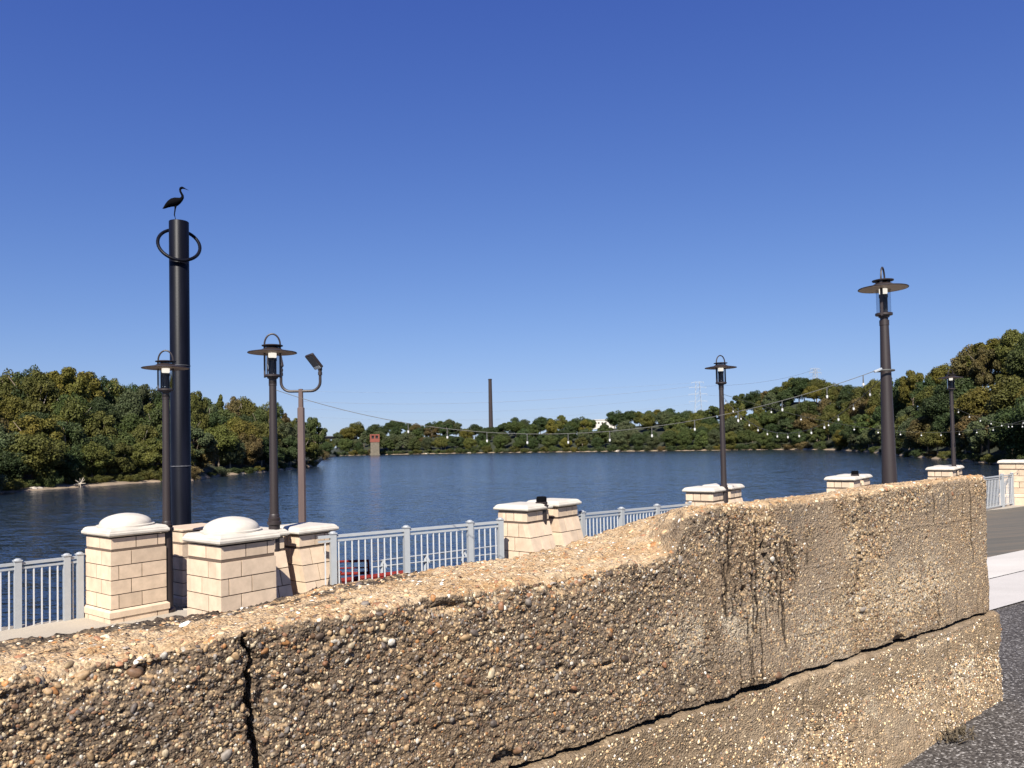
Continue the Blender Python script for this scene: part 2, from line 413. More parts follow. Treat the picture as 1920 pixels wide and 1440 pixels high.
    nt.links.new(h, b.inputs['Height']); nt.links.new(b.outputs[0], p.inputs['Normal'])
    return m
M['wall'] = wall_mat()
m, nt, p = newmat('river_pebbles'); p.inputs['Roughness'].default_value = 0.6; p.inputs['Specular IOR Level'].default_value = 0.3
at_ = N(nt, 'ShaderNodeAttribute', attribute_name='tint')
tc = N(nt, 'ShaderNodeTexCoord'); n1 = N(nt, 'ShaderNodeTexNoise', i_Scale=160.0, i_Detail=3.0); nt.links.new(tc.outputs['Object'], n1.inputs['Vector'])
nt.links.new(mixc(nt, 0.6, at_.outputs['Color'], ramp(nt, n1.outputs['Fac'], [(0.3, 0.6), (0.5, 1), (0.7, 1.25)]), 'MULTIPLY'), p.inputs['Base Color'])
M['pebbles'] = m
m, nt, p = newmat('single_pebble'); p.inputs['Roughness'].default_value = 0.55; p.inputs['Specular IOR Level'].default_value = 0.3
oi = N(nt, 'ShaderNodeObjectInfo'); tc = N(nt, 'ShaderNodeTexCoord')
n1 = N(nt, 'ShaderNodeTexNoise', i_Scale=1.6, i_Detail=5.0); nt.links.new(tc.outputs['Object'], n1.inputs['Vector'])
nt.links.new(mixc(nt, 0.8, oi.outputs['Color'], ramp(nt, n1.outputs['Fac'], [(0.3, 0.6), (0.5, 1), (0.7, 1.2)]), 'MULTIPLY'), p.inputs['Base Color'])
M['pebble'] = m

def ground_mat(name, base, specks, scale, amount, bump):
    m, nt, p = newmat(name); p.inputs['Roughness'].default_value = 0.9; p.inputs['Specular IOR Level'].default_value = 0.2
    tc = N(nt, 'ShaderNodeTexCoord'); O = tc.outputs['Object']
    v = N(nt, 'ShaderNodeTexVoronoi', i_Scale=scale); nt.links.new(O, v.inputs['Vector'])
    s = N(nt, 'ShaderNodeSeparateColor'); nt.links.new(v.outputs['Color'], s.inputs[0])
    n1 = N(nt, 'ShaderNodeTexNoise', i_Scale=1.3, i_Detail=6.0); nt.links.new(O, n1.inputs['Vector'])
    b = mixc(nt, 1.0, base, ramp(nt, n1.outputs['Fac'], [(0.3, 0.82), (0.7, 1.15)]), 'MULTIPLY')
    c = mixc(nt, amount, b, ramp(nt, s.outputs[0], specks))
    nt.links.new(c, p.inputs['Base Color'])
    bp = N(nt, 'ShaderNodeBump'); bp.inputs['Strength'].default_value = bump; bp.inputs['Distance'].default_value = 0.006
    nt.links.new(math_(nt, 'SUBTRACT', 1.0, v.outputs['Distance']), bp.inputs['Height']); nt.links.new(bp.outputs[0], p.inputs['Normal'])
    return m
M['asphalt'] = ground_mat('worn_asphalt', (0.072, 0.063, 0.058), [(0, (0.018, 0.016, 0.015)), (0.5, (0.062, 0.055, 0.05)), (0.8, (0.11, 0.10, 0.09)), (0.93, (0.26, 0.245, 0.23)), (1, (0.42, 0.40, 0.38))], 95.0, 0.75, 1.0)
M['border'] = ground_mat('pale_concrete', (0.36, 0.315, 0.25), [(0, (0.32, 0.28, 0.22)), (1, (0.40, 0.35, 0.28))], 90.0, 0.5, 0.15)
M['kerb_strip'] = ground_mat('kerb_concrete', (0.46, 0.43, 0.39), [(0, (0.40, 0.375, 0.34)), (1, (0.52, 0.49, 0.445))], 120.0, 0.5, 0.12)
M['sidewalk'] = ground_mat('new_concrete', (0.52, 0.485, 0.43), [(0, (0.46, 0.43, 0.38)), (1, (0.56, 0.53, 0.48))], 120.0, 0.5, 0.1)
m, nt, p = newmat('brown_paving'); p.inputs['Roughness'].default_value = 0.85
tc = N(nt, 'ShaderNodeTexCoord'); mp = N(nt, 'ShaderNodeMapping'); mp.inputs['Rotation'].default_value = (0, 0, rad(-60)); mp.inputs['Scale'].default_value = (0.35, 2.6, 1)
nt.links.new(tc.outputs['Object'], mp.inputs[0]); n1 = N(nt, 'ShaderNodeTexNoise', i_Scale=1.4, i_Detail=6.0, i_Roughness=0.65); nt.links.new(mp.outputs[0], n1.inputs['Vector'])
nt.links.new(ramp(nt, n1.outputs['Fac'], [(0.3, (0.075, 0.068, 0.050)), (0.5, (0.105, 0.093, 0.067)), (0.62, (0.135, 0.107, 0.072)), (0.75, (0.19, 0.142, 0.092))]), p.inputs['Base Color'])
M['paving'] = m

# ------------------------------------------------------------------ river and the land round it
WATER = -8.0
SH = [(-240, 985), (-120, 948), (0, 923.5), (66, 919.5), (133, 914), (200, 910), (278, 904), (360, 901), (420, 891), (487, 886), (553, 879), (596, 873),
      (603, 862), (640, 854.5), (700, 853), (800, 851), (900, 849.3), (1000, 848.3), (1160, 846.3), (1300, 845), (1400, 843.5), (1500, 843), (1570, 844),
      (1640, 849.5), (1690, 855), (1740, 860), (1826, 866.5), (1920, 874), (2060, 890), (2200, 915)]
SKY = [(-240, 640), (-100, 672), (0, 690), (60, 689), (150, 693), (215, 705), (280, 716), (340, 738), (372, 731), (400, 742), (430, 742), (480, 751), (520, 755), (545, 778), (575, 795), (603, 815), (625, 815), (650, 800), (668, 792),
       (685, 802), (720, 790), (760, 784), (800, 795), (835, 786), (880, 795), (940, 793), (960, 780), (1000, 788), (1040, 774), (1080, 786), (1140, 773), (1190, 766), (1250, 758), (1290, 770), (1340, 757),
       (1400, 735), (1440, 726), (1480, 707), (1530, 703), (1570, 715), (1605, 722), (1640, 705), (1700, 702), (1720, 690), (1750, 705), (1790, 668), (1830, 645), (1870, 632), (1905, 612), (2060, 600), (2200, 590)]
shx = np.array([s[0] for s in SH], float)
shd = np.array([WATER / ((hor(x) - y) / F_PX) for x, y in SH])
skx = np.array([s[0] for s in SKY], float); sky_ = np.array([s[1] for s in SKY], float)
def shore_d(px): return np.interp(px, shx, shd)
def deep(px): return np.interp(px, [-240, 500, 600, 640, 1250, 1400, 1700, 2200], [72, 62, 45, 130, 130, 95, 80, 75])
def top_z(px, d):                       # height of the tree line there
    return (np.array([hor(x) for x in np.atleast_1d(px)]) - np.interp(px, skx, sky_)) / F_PX * d
def land_z(px, e):
    D = deep(px); d = shore_d(px) + D
    crest = np.maximum(top_z(px, d) - np.interp(px, [560, 620, 1290, 1340], [20, 17, 17, 20]), WATER + 2.0)
    t = np.clip(e / D, 0, 1)
    return WATER + np.where(e < 0, np.maximum(e * 0.25, -2.5), 0.25 + np.clip(e, 0, 6) * np.where(px < 340, 0.10, 0.17)) + (crest - WATER - 1.3) * ss(0.02, 1.0, t)

pxs = np.linspace(-240, 2200, 420)
es = np.concatenate([[-25, -6, -1.5], np.linspace(0, 8, 9), np.linspace(11, 70, 22), np.linspace(80, 500, 16), [900, 2500]])
dirs = []
for x in pxs:
    v = ray(x, hor(x)); dirs.append((v.x / v.y))
dirs = np.array(dirs)
V = np.zeros((len(pxs), len(es), 3))
for j, e in enumerate(es):
    d = shore_d(pxs) + e + (np.sin(pxs * 0.21) + np.sin(pxs * 0.083)) * np.clip(shd.mean() / 600, 0, 1) * 0.6
    V[:, j, 0] = dirs * d; V[:, j, 1] = d; V[:, j, 2] = land_z(pxs, np.full_like(pxs, e)) + (fbm(dirs * d * 0.12, d * 0.12, 3) - 0.5) * (1.2 if e > 3 else 0.25)
me = np_mesh('wooded_bank', V.reshape(-1, 3), grid_quads(len(pxs), len(es)), mats=[M['bank']])
tag(obj('river_bank', me), kind='structure')
MB().add([(-2500, -300, WATER), (2500, -300, WATER), (2500, 4000, WATER), (-2500, 4000, WATER)], [(0, 1, 2, 3)]).build('river', M['water'])
tag(bpy.data.objects['river'], kind='structure')
MB().add([(-2500, -300, WATER - 3.2), (2500, -300, WATER - 3.2), (2500, 4000, WATER - 3.2), (-2500, 4000, WATER - 3.2)], [(0, 1, 2, 3)]).build('river_bed', M['bank'])
tag(bpy.data.objects['river_bed'], kind='structure')

# ------------------------------------------------------------------ ground on this side
WDIR = Vector((0.828, 0.561, 0)).normalized(); WNRM = Vector((-WDIR.y, WDIR.x, 0)); WC = 2.304
WANG = math.atan2(WDIR.y, WDIR.x)
def sq(p): return p.x * WDIR.x + p.y * WDIR.y, p.x * WNRM.x + p.y * WNRM.y
def gz(s, q):
    z = -1.6 - 0.098 * max(0.0, min(q, 12.0) - 3.42)
    if q < 3.6: z -= 0.10 * max(0.0, min(5.2 - s, 6.0)) * min(1.0, (3.6 - q) / 0.5 if q > 3.1 else 1.0)
    return z
def sheet(name, mat_, s0, s1, ns, q0, q1, nq, dz=0.0):
    vs = []; fs = []
    for i in range(ns + 1):
        s = s0 + (s1 - s0) * i / ns
        a = q0(s) if callable(q0) else q0; b = q1(s) if callable(q1) else q1
        for j in range(nq + 1):
            q = a + (b - a) * j / nq
            vs.append(WDIR * s + WNRM * q + Vector((0, 0, gz(s, q) + dz)))
    for i in range(ns):
        for j in range(nq):
            k = i * (nq + 1) + j
            fs.append((k, k + nq + 1, k + nq + 2, k + 1))
    o = MB().add(vs, fs).build(name, mat_, smooth='all'); return tag(o, kind='structure')
sheet('asphalt_road', M['asphalt'], -14, 60, 120, -14, 3.45, 60)
sheet('sidewalk', M['sidewalk'], -14, 60, 110, 4.41, 5.5, 4, 0.014)
sheet('kerb_strip', M['kerb_strip'], -14, 60, 110, 3.42, 4.39, 4, 0.012)
def edge(s): return float(np.interp(s, [-14, 2.0, 2.3, 7.4, 12.9, 24, 32, 60], [13.2, 13.1, 12.6, 12.1, 12.4, 13.0, 13.4, 15]))
sheet('promenade', M['paving'], -14, 60, 150, 5.5, edge, 12)
sheet('promenade_border', M['border'], -14, 3.0, 40, lambda s: edge(s) - 2.6, edge, 4, 0.008)
# river wall below the promenade edge, and its pale kerb
vs, fs = [], []
for i in range(75):
    s = -14 + i
    p0 = WDIR * s + WNRM * edge(s); z = gz(s, edge(s))
    vs += [(p0.x, p0.y, z), (p0.x, p0.y, WATER - 2)]
for i in range(74): fs.append((2 * i, 2 * i + 1, 2 * i + 3, 2 * i + 2))
tag(MB().add(vs, fs).build('river_wall', M['cap']), kind='structure')

# ------------------------------------------------------------------ the old wall in front
TH = 0.55
JOINT = lambda s: np.interp(s, [-3, 0.5, 1.55, 5.12], [-1.20, -1.175, -1.150, -1.092]) + 0.030 * (fbm(s * 3.1, s * 0 + 12.3, 33) - 0.5) + 0.014 * (vnoise(s * 17, s * 0 + 2.3, 34) - 0.5)
def toph(s, t):
    lf = np.interp(s, [-1.3, 0, 0.35, 0.7, 1.5, 2.3], [-0.575, -0.562, -0.545, -0.518, -0.505, -0.468])
    lr = np.interp(s, [-1.3, 0, 0.36, 0.7, 1.1, 1.5, 1.93, 2.3], [-0.588, -0.575, -0.566, -0.568, -0.530, -0.514, -0.496, -0.468])
    low = lf + (lr - lf) * (t / TH) + 0.012 * (fbm(s * 1.7, t * 2 + 3.1, 5) - 0.5)
    hi = -0.285 + 0.012 * (s - 3.7) - 0.075 * np.clip((t - 0.05) / (TH - 0.05), 0, 1) + 0.03 * (fbm(s * 2.1, t * 3 + 9.7, 8) - 0.5)
    hi = hi + 0.02 * ss(3.9, 4.4, s)
    a = 2.34 - 0.20 * (t / TH); b = 2.46 + 0.44 * (t / TH)
    k = ss(a, b, s + 0.10 * (fbm(s * 6, t * 6, 4) - 0.5))
    return low + (hi - low) * k
S0, S1, DS = -1.3, 5.12, 0.0072
sa = np.concatenate([np.arange(S0, 2.55, DS), np.arange(2.55, 3.25, 0.0030), np.arange(3.25, 4.30, DS), np.arange(4.30, 5.04, 0.0033), np.arange(5.04, S1, DS)]); NS = len(sa)
STEP = np.clip(np.gradient(sa) / DS, 0, 1)                       # finer columns where thin stains run down
NF, NCN, NT, NB = 165, 9, 62, 24
rc = 0.016 + 0.026 * fbm(sa * 3.0, sa * 0 + 1.7, 21)
endk = ss(S1 - 0.10, S1, sa)                                   # rounded far corner
cols = []
hf = toph(sa, rc)
z0 = JOINT(sa) + 0.010 + 0.014 * fbm(sa * 7, sa * 0 + 2, 31)
P = np.zeros((NS, NF + NCN + NT + NB, 3)); NM = np.zeros_like(P)
for i in range(NF):
    f = i / NF
    P[:, i] = np.stack([sa, sa * 0, z0 + (hf - rc - z0) * f], 1); NM[:, i] = (0, -1, 0)
for i in range(NCN):
    a = math.pi / 2 * i / NCN
    P[:, NF + i] = np.stack([sa, rc - rc * math.cos(a), hf - rc + rc * math.sin(a)], 1); NM[:, NF + i] = (0, -math.cos(a), math.sin(a))
for i in range(NT):
    t = rc + (TH - rc) * i / (NT - 1)
    P[:, NF + NCN + i] = np.stack([sa, t, toph(sa, t)], 1); NM[:, NF + NCN + i] = (0, 0, 1)
for i in range(NB):
    P[:, NF + NCN + NT + i] = np.stack([sa, sa * 0 + TH, toph(sa, sa * 0 + TH) - 0.008 - (1.35) * (i / (NB - 1)) ** 1.5], 1); NM[:, NF + NCN + NT + i] = (0, 1, 0)
# arc length across the profile for noise
arc = np.concatenate([np.zeros((NS, 1)), np.cumsum(np.linalg.norm(np.diff(P, axis=1), axis=2), 1)], 1)
SG = np.repeat(sa[:, None], P.shape[1], 1); ZG = P[:, :, 2]; front = (np.arange(P.shape[1]) < NF + 4)[None, :]
ontop = ((np.arange(P.shape[1]) >= NF + 3) & (np.arange(P.shape[1]) < NF + NCN + NT))[None, :]
near = 1 - ss(1.6, 3.4, SG)                                    # rougher near end
# weathering marks that belong to the wall: dark vertical runs, leached pale areas, grey lichen bloom (positions along the wall, height)
def sz(px, py):
    u = (px - 960) / F_PX; d = WC / (0.828 - 0.561 * u)
    return d * (0.828 * u + 0.561), -(py - hor(px)) / F_PX * d
RUNS = [(1343, 980, 1025, .5), (1349, 1055, 1092, .6), (1350, 1110, 1155, .6), (1354, 1050, 1162, .9), (1360, 970, 1078, 1.3), (1366, 985, 1032, .7), (1365, 1112, 1160, .7), (1372, 1090, 1132, .6), (1378, 1225, 1305, .8), (1384, 1050, 1142, .9),
        (1393, 1150, 1205, .7), (1397, 1205, 1302, .8), (1401, 1215, 1300, .7), (1405, 1060, 1190, .9), (1411, 980, 1192, 1.1), (1418, 1160, 1305, 1.0), (1425, 1075, 1112, .7), (1429, 1110, 1182, .7), (1438, 1090, 1152, .6), (1444, 1060, 1152, .9), (1453, 1010, 1162, .9), (1459, 1020, 1200, 1.0), (1462, 1130, 1217, .7), (1467, 1018, 1082, .8), (1472, 1010, 1085, .8), (1476, 1015, 1082, .8), (1480, 1030, 1098, .6), (1485, 1040, 1100, .5), (1509, 1035, 1062, .6),
        (1735, 930, 972, .7), (1747, 925, 985, .9), (1749, 1115, 1195, 1.0), (1756, 1190, 1240, .6), (1783, 1110, 1162, .7), (1775, 930, 965, .5), (1801, 930, 972, .6), (1815, 903, 1030, 1.2), (1817, 1030, 1062, .6), (1822, 1118, 1165, .7), (1832, 1125, 1155, .6), (1700, 915, 950, .5), (1608, 925, 955, .5)]
FRUNS = [(1425, 1305, 1345, .7), (1429, 1365, 1400, .6), (1484, 1290, 1365, .8), (1755, 1200, 1235, .7), (1812, 1185, 1215, .7), (1825, 1165, 1200, .8), (1470, 1300, 1320, .5)]
def marks(S, Z, runs):
    dark = np.zeros_like(S)
    for k, (px, y0, y1, w_) in enumerate(runs):
        s0, za = sz(px, y0); s1, zb = sz(px, y1); c = s0 + (s1 - s0) * 0 + 0.004 * np.sin(Z * 40 + k)
        ww = 0.0056 * (0.6 + 0.5 * w_) * (0.7 + 0.6 * vnoise(Z * 60, Z * 0 + k, 91))
        dark = np.maximum(dark, np.exp(-((S - c) / ww) ** 2) * ss(za + 0.02, za - 0.01, Z) * ss(zb - 0.02, zb + 0.03, Z) * min(1, 0.7 + 0.4 * w_))
    def blob(px, py, rs, rz): a, b = sz(px, py); return np.exp(-((S - a) / rs) ** 2 - ((Z - b) / rz) ** 2)
    n1 = fbm(S * 7, Z * 7, 92); n2 = fbm(S * 3.2, Z * 3.2, 93)
    pale = np.zeros_like(S); grey = np.zeros_like(S)
    for a in ((1330, 1180, .30, .10), (1560, 1180, .30, .16), (1610, 1120, .10, .22), (1590, 1010, .06, .14), (1430, 1090, .03, .12), (1700, 1100, .45, .16), (1640, 1320, .55, .11), (1780, 1260, .30, .10), (1480, 1390, .35, .10), (1560, 1270, .25, .03), (1700, 1210, .3, .03)): pale = np.maximum(pale, blob(*a))
    for a in ((1400, 985, .24, .06), (1480, 975, .12, .05), (1745, 935, .28, .07), (1345, 1010, .10, .10), (1420, 1050, .12, .2)): grey = np.maximum(grey, blob(*a))
    pale = pale * ss(0.34, 0.62, n1 + 0.25 * (n2 - 0.5)); grey = grey * ss(0.30, 0.60, n1)
    sp = blob(1600, 1375, .13, .10) * 1.6; spade = ss(0.55, 0.75, sp + 0.5 * (n1 - 0.5)) * (Z < -1.15)
    skin = ss(0.47, 0.57, n2 + 0.12 * (n1 - 0.5)) * ss(2.2, 3.0, S)              # smooth cement skin left on the wall
    for a in ((1530, 1085, .16, .10), (1670, 1050, .14, .10), (1500, 1260, .30, .06)): skin = np.maximum(skin, ss(0.35, 0.6, blob(*a) + 0.4 * (n1 - 0.5)))
    skin = np.maximum(skin * (1 - 0.8 * pale), spade)
    return dark, pale * (1 - spade), grey, skin
MK = marks(SG, ZG, RUNS)
fl = 1 - 0.80 * np.clip(MK[3], 0, 1) * front
disp = (fbm(SG * 2.2, arc * 2.2, 41) - 0.5) * 0.022
disp += (fbm(SG * 13, arc * 13, 42) - 0.5) * (0.009 + 0.006 * near) * (0.4 + 0.6 * fl)
disp += (vnoise(SG * 55, arc * 55, 43) - 0.5) * (0.0078 + 0.0035 * near) * fl
disp += (vnoise(SG * 120, arc * 120, 44) - 0.5) * (0.0085 + 0.001 * near) * fl
pit = vnoise(SG * 34, arc * 34, 45); disp -= ss(0.80, 0.97, pit) * (0.007 + 0.005 * near) * fl
disp -= ontop * ss(0.66, 0.85, fbm(SG * 5, arc * 9, 46)) * 0.022
# crumbled front edge
ed = np.exp(-((arc - arc[:, NF + 4][:, None]) / 0.06) ** 2)
disp -= ed * ss(0.5, 0.8, fbm(SG * 5.5, arc * 5.5, 47)) * 0.045 * (0.4 + 0.6 * near)
# cracks and holes (s, depth of hole, ...)
sc0 = 0.63 + 0.035 * (fbm(ZG * 9, ZG * 0 + 4, 51) - 0.5) * 2 + 0.012 * (vnoise(ZG * 40, ZG * 0, 52) - 0.5)
wdt = 0.006 + 0.014 * fbm(ZG * 11, ZG * 0 + 8, 53) * ss(-0.55, -0.72, ZG)
disp -= front * ss(1.0, 0.4, np.abs(SG - sc0) / wdt) * 0.075
disp -= front * np.exp(-((SG - 0.665) / 0.035) ** 2 - ((ZG + 0.73) / 0.09) ** 2) * 0.030 * (0.4 + fbm(SG * 30, arc * 30, 54))
for s_, z_, rx, rz_, dp in ((2.80, -0.678, 0.021, 0.021, 0.11), (2.940, -0.505, 0.020, 0.036, 0.10), (2.962, -0.560, 0.016, 0.032, 0.08), (1.75, -0.83, 0.02, 0.012, 0.03), (1.98, -0.86, 0.03, 0.010, 0.02), (4.36, -0.58, 0.012, 0.012, 0.03), (1.5, -1.10, 0.05, 0.022, 0.04), (4.03, -1.085, 0.05, 0.022, 0.035)):
    q = ((SG - s_) / rx) ** 2 + ((ZG - z_) / rz_) ** 2 * (1 + 0.6 * (vnoise(SG * 70, arc * 70, 55) - 0.5))
    disp -= front * ss(1.3, 0.6, q) * dp
    MK[3][:] = np.maximum(MK[3], (q < 2.0) * front * 2.0) if dp > 0.06 else MK[3]
colm = front * np.exp(-((SG - 3.70 - 0.03 * np.sin(ZG * 17)) / 0.055) ** 2) * ss(-1.02, -0.92, ZG) * ss(-0.36, -0.46, ZG)
disp -= colm * (0.012 + 0.02 * vnoise(SG * 60, arc * 60, 56))
colm2 = front * np.exp(-((SG - 3.02) / 0.04) ** 2) * ss(-0.85, -0.75, ZG) * ss(-0.4, -0.5, ZG)
disp -= colm2 * 0.016 * vnoise(SG * 60, arc * 60, 57)
# form-board lines
for zl, a_, b_ in ((-0.50, 3.6, 5.0), (-0.74, 2.9, 3.7), (-0.80, 4.1, 4.9), (-0.93, 2.4, 3.9), (-0.62, 3.1, 3.5)):
    zz = zl + 0.012 * (fbm(SG * 9, SG * 0, 58) - 0.5)
    disp += front * np.exp(-((ZG - zz) / 0.004) ** 2) * 0.0035 * ss(a_, a_ + 0.1, SG) * ss(b_, b_ - 0.1, SG)
disp -= MK[0] * front * 0.006
P = P + NM * disp[:, :, None]
# round the far end
P[:, :, 0] -= 0.0
P[:, :, 1] += (endk ** 2)[:, None] * np.where(np.arange(P.shape[1]) < NF + NCN, 0.035, -0.0)[None, :]
P[:, :, 2] -= (endk ** 2)[:, None] * 0.045 * np.clip((ZG + 0.6) / 0.3, 0, 1)
P[:, :, 0] += ss(S1 - 0.15, S1, SG) * (fbm(arc * 7, arc * 0 + 5, 59) - 0.62) * 0.05
nprof = P.shape[1]
verts = P.reshape(-1, 3)
quads = grid_quads(NS, nprof)[:, ::-1]
# end caps: close across at the far and near ends
tris = []
def endcap(row, flip):
    idx = row * nprof + np.arange(nprof)
    # pair front rows with rear rows
    front_ = list(idx[:NF + NCN]); rear = list(idx[NF + NCN:])[::-1]
    L = []; a, b = 0, 0
    while a < len(front_) - 1 or b < len(rear) - 1:
        if b >= len(rear) - 1 or (a < len(front_) - 1 and a / len(front_) <= b / len(rear)):
            L.append((front_[a], front_[a + 1], rear[b])); a += 1
        else:
            L.append((front_[a], rear[b + 1], rear[b])); b += 1
    return [t[::-1] for t in L] if flip else L
# far end cap as its own displaced grid for a rough broken end
tris += endcap(0, True)
nE = 46
E = np.zeros((nE, NF + NCN, 3))
for i in range(nE):
    t = i / (nE - 1)
    base = P[-1, :NF + NCN]
    E[i] = base + np.array([0, (TH - 0.02) * t, 0])[None]
    E[i, :, 2] -= np.clip((base[:, 2] + 1.0) / 0.7, 0, 1) * 0.075 * t
    E[i, :, 0] += 0.05 * math.sin(math.pi * min(t * 3, 0.5)) + (fbm(base[:, 2] * 14, base[:, 2] * 0 + t * 8, 61) - 0.5) * 0.05 * min(1, t * 6) + (vnoise(base[:, 2] * 60, base[:, 2] * 0 + t * 33, 62) - 0.5) * 0.016 * min(1, t * 6)
eo = len(verts); verts = np.concatenate([verts, E.reshape(-1, 3)])
quads = np.concatenate([quads, grid_quads(nE, NF + NCN) + eo])
wall = thing('concrete_wall', 'long old concrete wall full of river pebbles with a stepped top and open cracks', 'wall', WNRM * WC, WANG)
me = np_mesh('wall_body', verts, quads, tris, [M['wall']])
def put_marks(me, mk, n0, nrow):
    for nm_, arr in zip(('run', 'pale', 'bloom', 'skin'), mk):
        a = me.attributes.new(nm_, 'FLOAT', 'POINT'); buf = np.zeros(len(me.vertices), np.float32); buf[:n0] = np.where(nrow, arr, 0).reshape(-1); a.data.foreach_set('value', buf)
put_marks(me, MK, NS * nprof, front)
body = obj('wall_body', me, wall)
# footing course below the joint
F0, F1 = -1.3, 5.155
fa = np.arange(F0, F1, 0.008); NFa = len(fa); NH, NTt = 95, 10
Pf = np.zeros((NFa, NH + NTt, 3)); Nf = np.zeros_like(Pf)
jz = JOINT(fa) - 0.004 - 0.010 * fbm(fa * 8, fa * 0 + 6, 71)
for i in range(NH):
    Pf[:, i] = np.stack([fa, fa * 0 - 0.022, -2.25 + (jz + 2.25) * (i / (NH - 1)) ** 0.8], 1); Nf[:, i] = (0, -1, 0)
for i in range(NTt):
    Pf[:, NH + i] = np.stack([fa, fa * 0 - 0.010 + 0.16 * i / (NTt - 1), jz + 0.004 - 0.012 * i / NTt], 1); Nf[:, NH + i] = (0, 0, 1)
SGf = np.repeat(fa[:, None], NH + NTt, 1); Zf = Pf[:, :, 2]; ff = (np.arange(NH + NTt) < NH)[None, :]
rough = ss(-1.22, -1.42, Zf) * ss(0.42, 0.60, fbm(SGf * 1.8, Zf * 1.8, 74) + 0.12 * ss(2.6, 4.2, SGf))
df = (fbm(SGf * 2.2, Zf * 2.2, 72) - 0.5) * 0.03 + (fbm(SGf * 15, Zf * 15, 73) - 0.5) * 0.014 + (vnoise(SGf * 90, Zf * 90, 75) - 0.5) * 0.006
df = df + rough * ((vnoise(SGf * 62, Zf * 62, 76) - 0.5) * 0.022 - 0.012)
df -= ss(0.86, 0.97, vnoise(SGf * 22, Zf * 22, 78)) * 0.022 * rough
df -= ff * ss(1.0, 0.4, np.abs(SGf - 3.23 - 0.03 * (fbm(Zf * 9, Zf * 0, 77) - 0.5)) / 0.007) * 0.03
df += ff * ss(-1.35, -1.9, Zf) * 0.05 * fbm(SGf * 3, Zf * 3, 79)
Pf = Pf + Nf * df[:, :, None]
Pf[:, :, 1] += (ss(F1 - 0.07, F1, fa) ** 2)[:, None] * 0.03
vf = Pf.reshape(-1, 3); qf = grid_quads(NFa, NH + NTt)[:, ::-1]
E2 = np.zeros((30, NH, 3))
for i in range(30):
    t = i / 29; E2[i] = Pf[-1, :NH] + np.array([0, 0.62 * t, 0]); zz = Pf[-1, :NH, 2]
    E2[i, :, 0] += 0.03 * min(1, t * 4) + (fbm(zz * 15, zz * 0 + t * 9, 63) - 0.5) * 0.04 * min(1, t * 6)
eo = len(vf); vf = np.concatenate([vf, E2.reshape(-1, 3)]); qf = np.concatenate([qf, grid_quads(30, NH) + eo])
me = np_mesh('footing_course', vf, qf, None, [M['wall']])
MKF = marks(SGf, Zf, FRUNS); put_marks(me, MKF, NFa * (NH + NTt), np.ones_like(SGf, bool))
foot = obj('footing_course', me, wall)
MB().box((1.9, 0.33, -1.70), (6.4, 0.44, 1.25)).build('wall_core', M['mortar'], wall)

# pebbles standing out of the concrete
PAL = 0.72 * np.array([(0.58, 0.47, 0.31), (0.68, 0.62, 0.52), (0.42, 0.28, 0.15), (0.40, 0.19, 0.07), (0.20, 0.115, 0.065), (0.28, 0.24, 0.20), (0.10, 0.07, 0.05), (0.50, 0.36, 0.20), (0.34, 0.17, 0.09), (0.15, 0.12, 0.10)])
def frame_of(Pg, i, j):
    a = Pg[np.clip(i + 2, 0, Pg.shape[0] - 1), j] - Pg[np.clip(i - 2, 0, Pg.shape[0] - 1), j]
    b = Pg[i, np.clip(j + 2, 0, Pg.shape[1] - 1)] - Pg[i, np.clip(j - 2, 0, Pg.shape[1] - 1)]
    a /= np.linalg.norm(a, axis=1)[:, None] + 1e-9
    n = np.cross(a, b); n /= np.linalg.norm(n, axis=1)[:, None] + 1e-9
    b = np.cross(n, a); return Pg[i, j], a, b, n
def dome(n1, n2):                       # half-buried pebble: apex, two rings
    v = [(0, 0, 1.0)]; f = []
    for k in range(n1): a = 2 * math.pi * k / n1; v.append((0.62 * math.cos(a), 0.62 * math.sin(a), 0.76))
    for k in range(n1): a = 2 * math.pi * (k + 0.5) / n1; v.append((0.98 * math.cos(a), 0.98 * math.sin(a), 0.12))
    if n2:
        for k in range(n1): a = 2 * math.pi * k / n1; v.append((0.86 * math.cos(a), 0.86 * math.sin(a), -0.5))
    for k in range(n1):
        l = (k + 1) % n1
        f.append((0, 1 + k, 1 + l)); f.append((1 + k, 1 + n1 + k, 1 + l)); f.append((1 + l, 1 + n1 + k, 1 + n1 + l))
        if n2: f.append((1 + n1 + k, 1 + 2 * n1 + k, 1 + n1 + l)) ; f.append((1 + n1 + l, 1 + 2 * n1 + k, 1 + 2 * n1 + l))
    return np.array(v), np.array(f)
singles = []
pv, pf_, pc = [], [], []
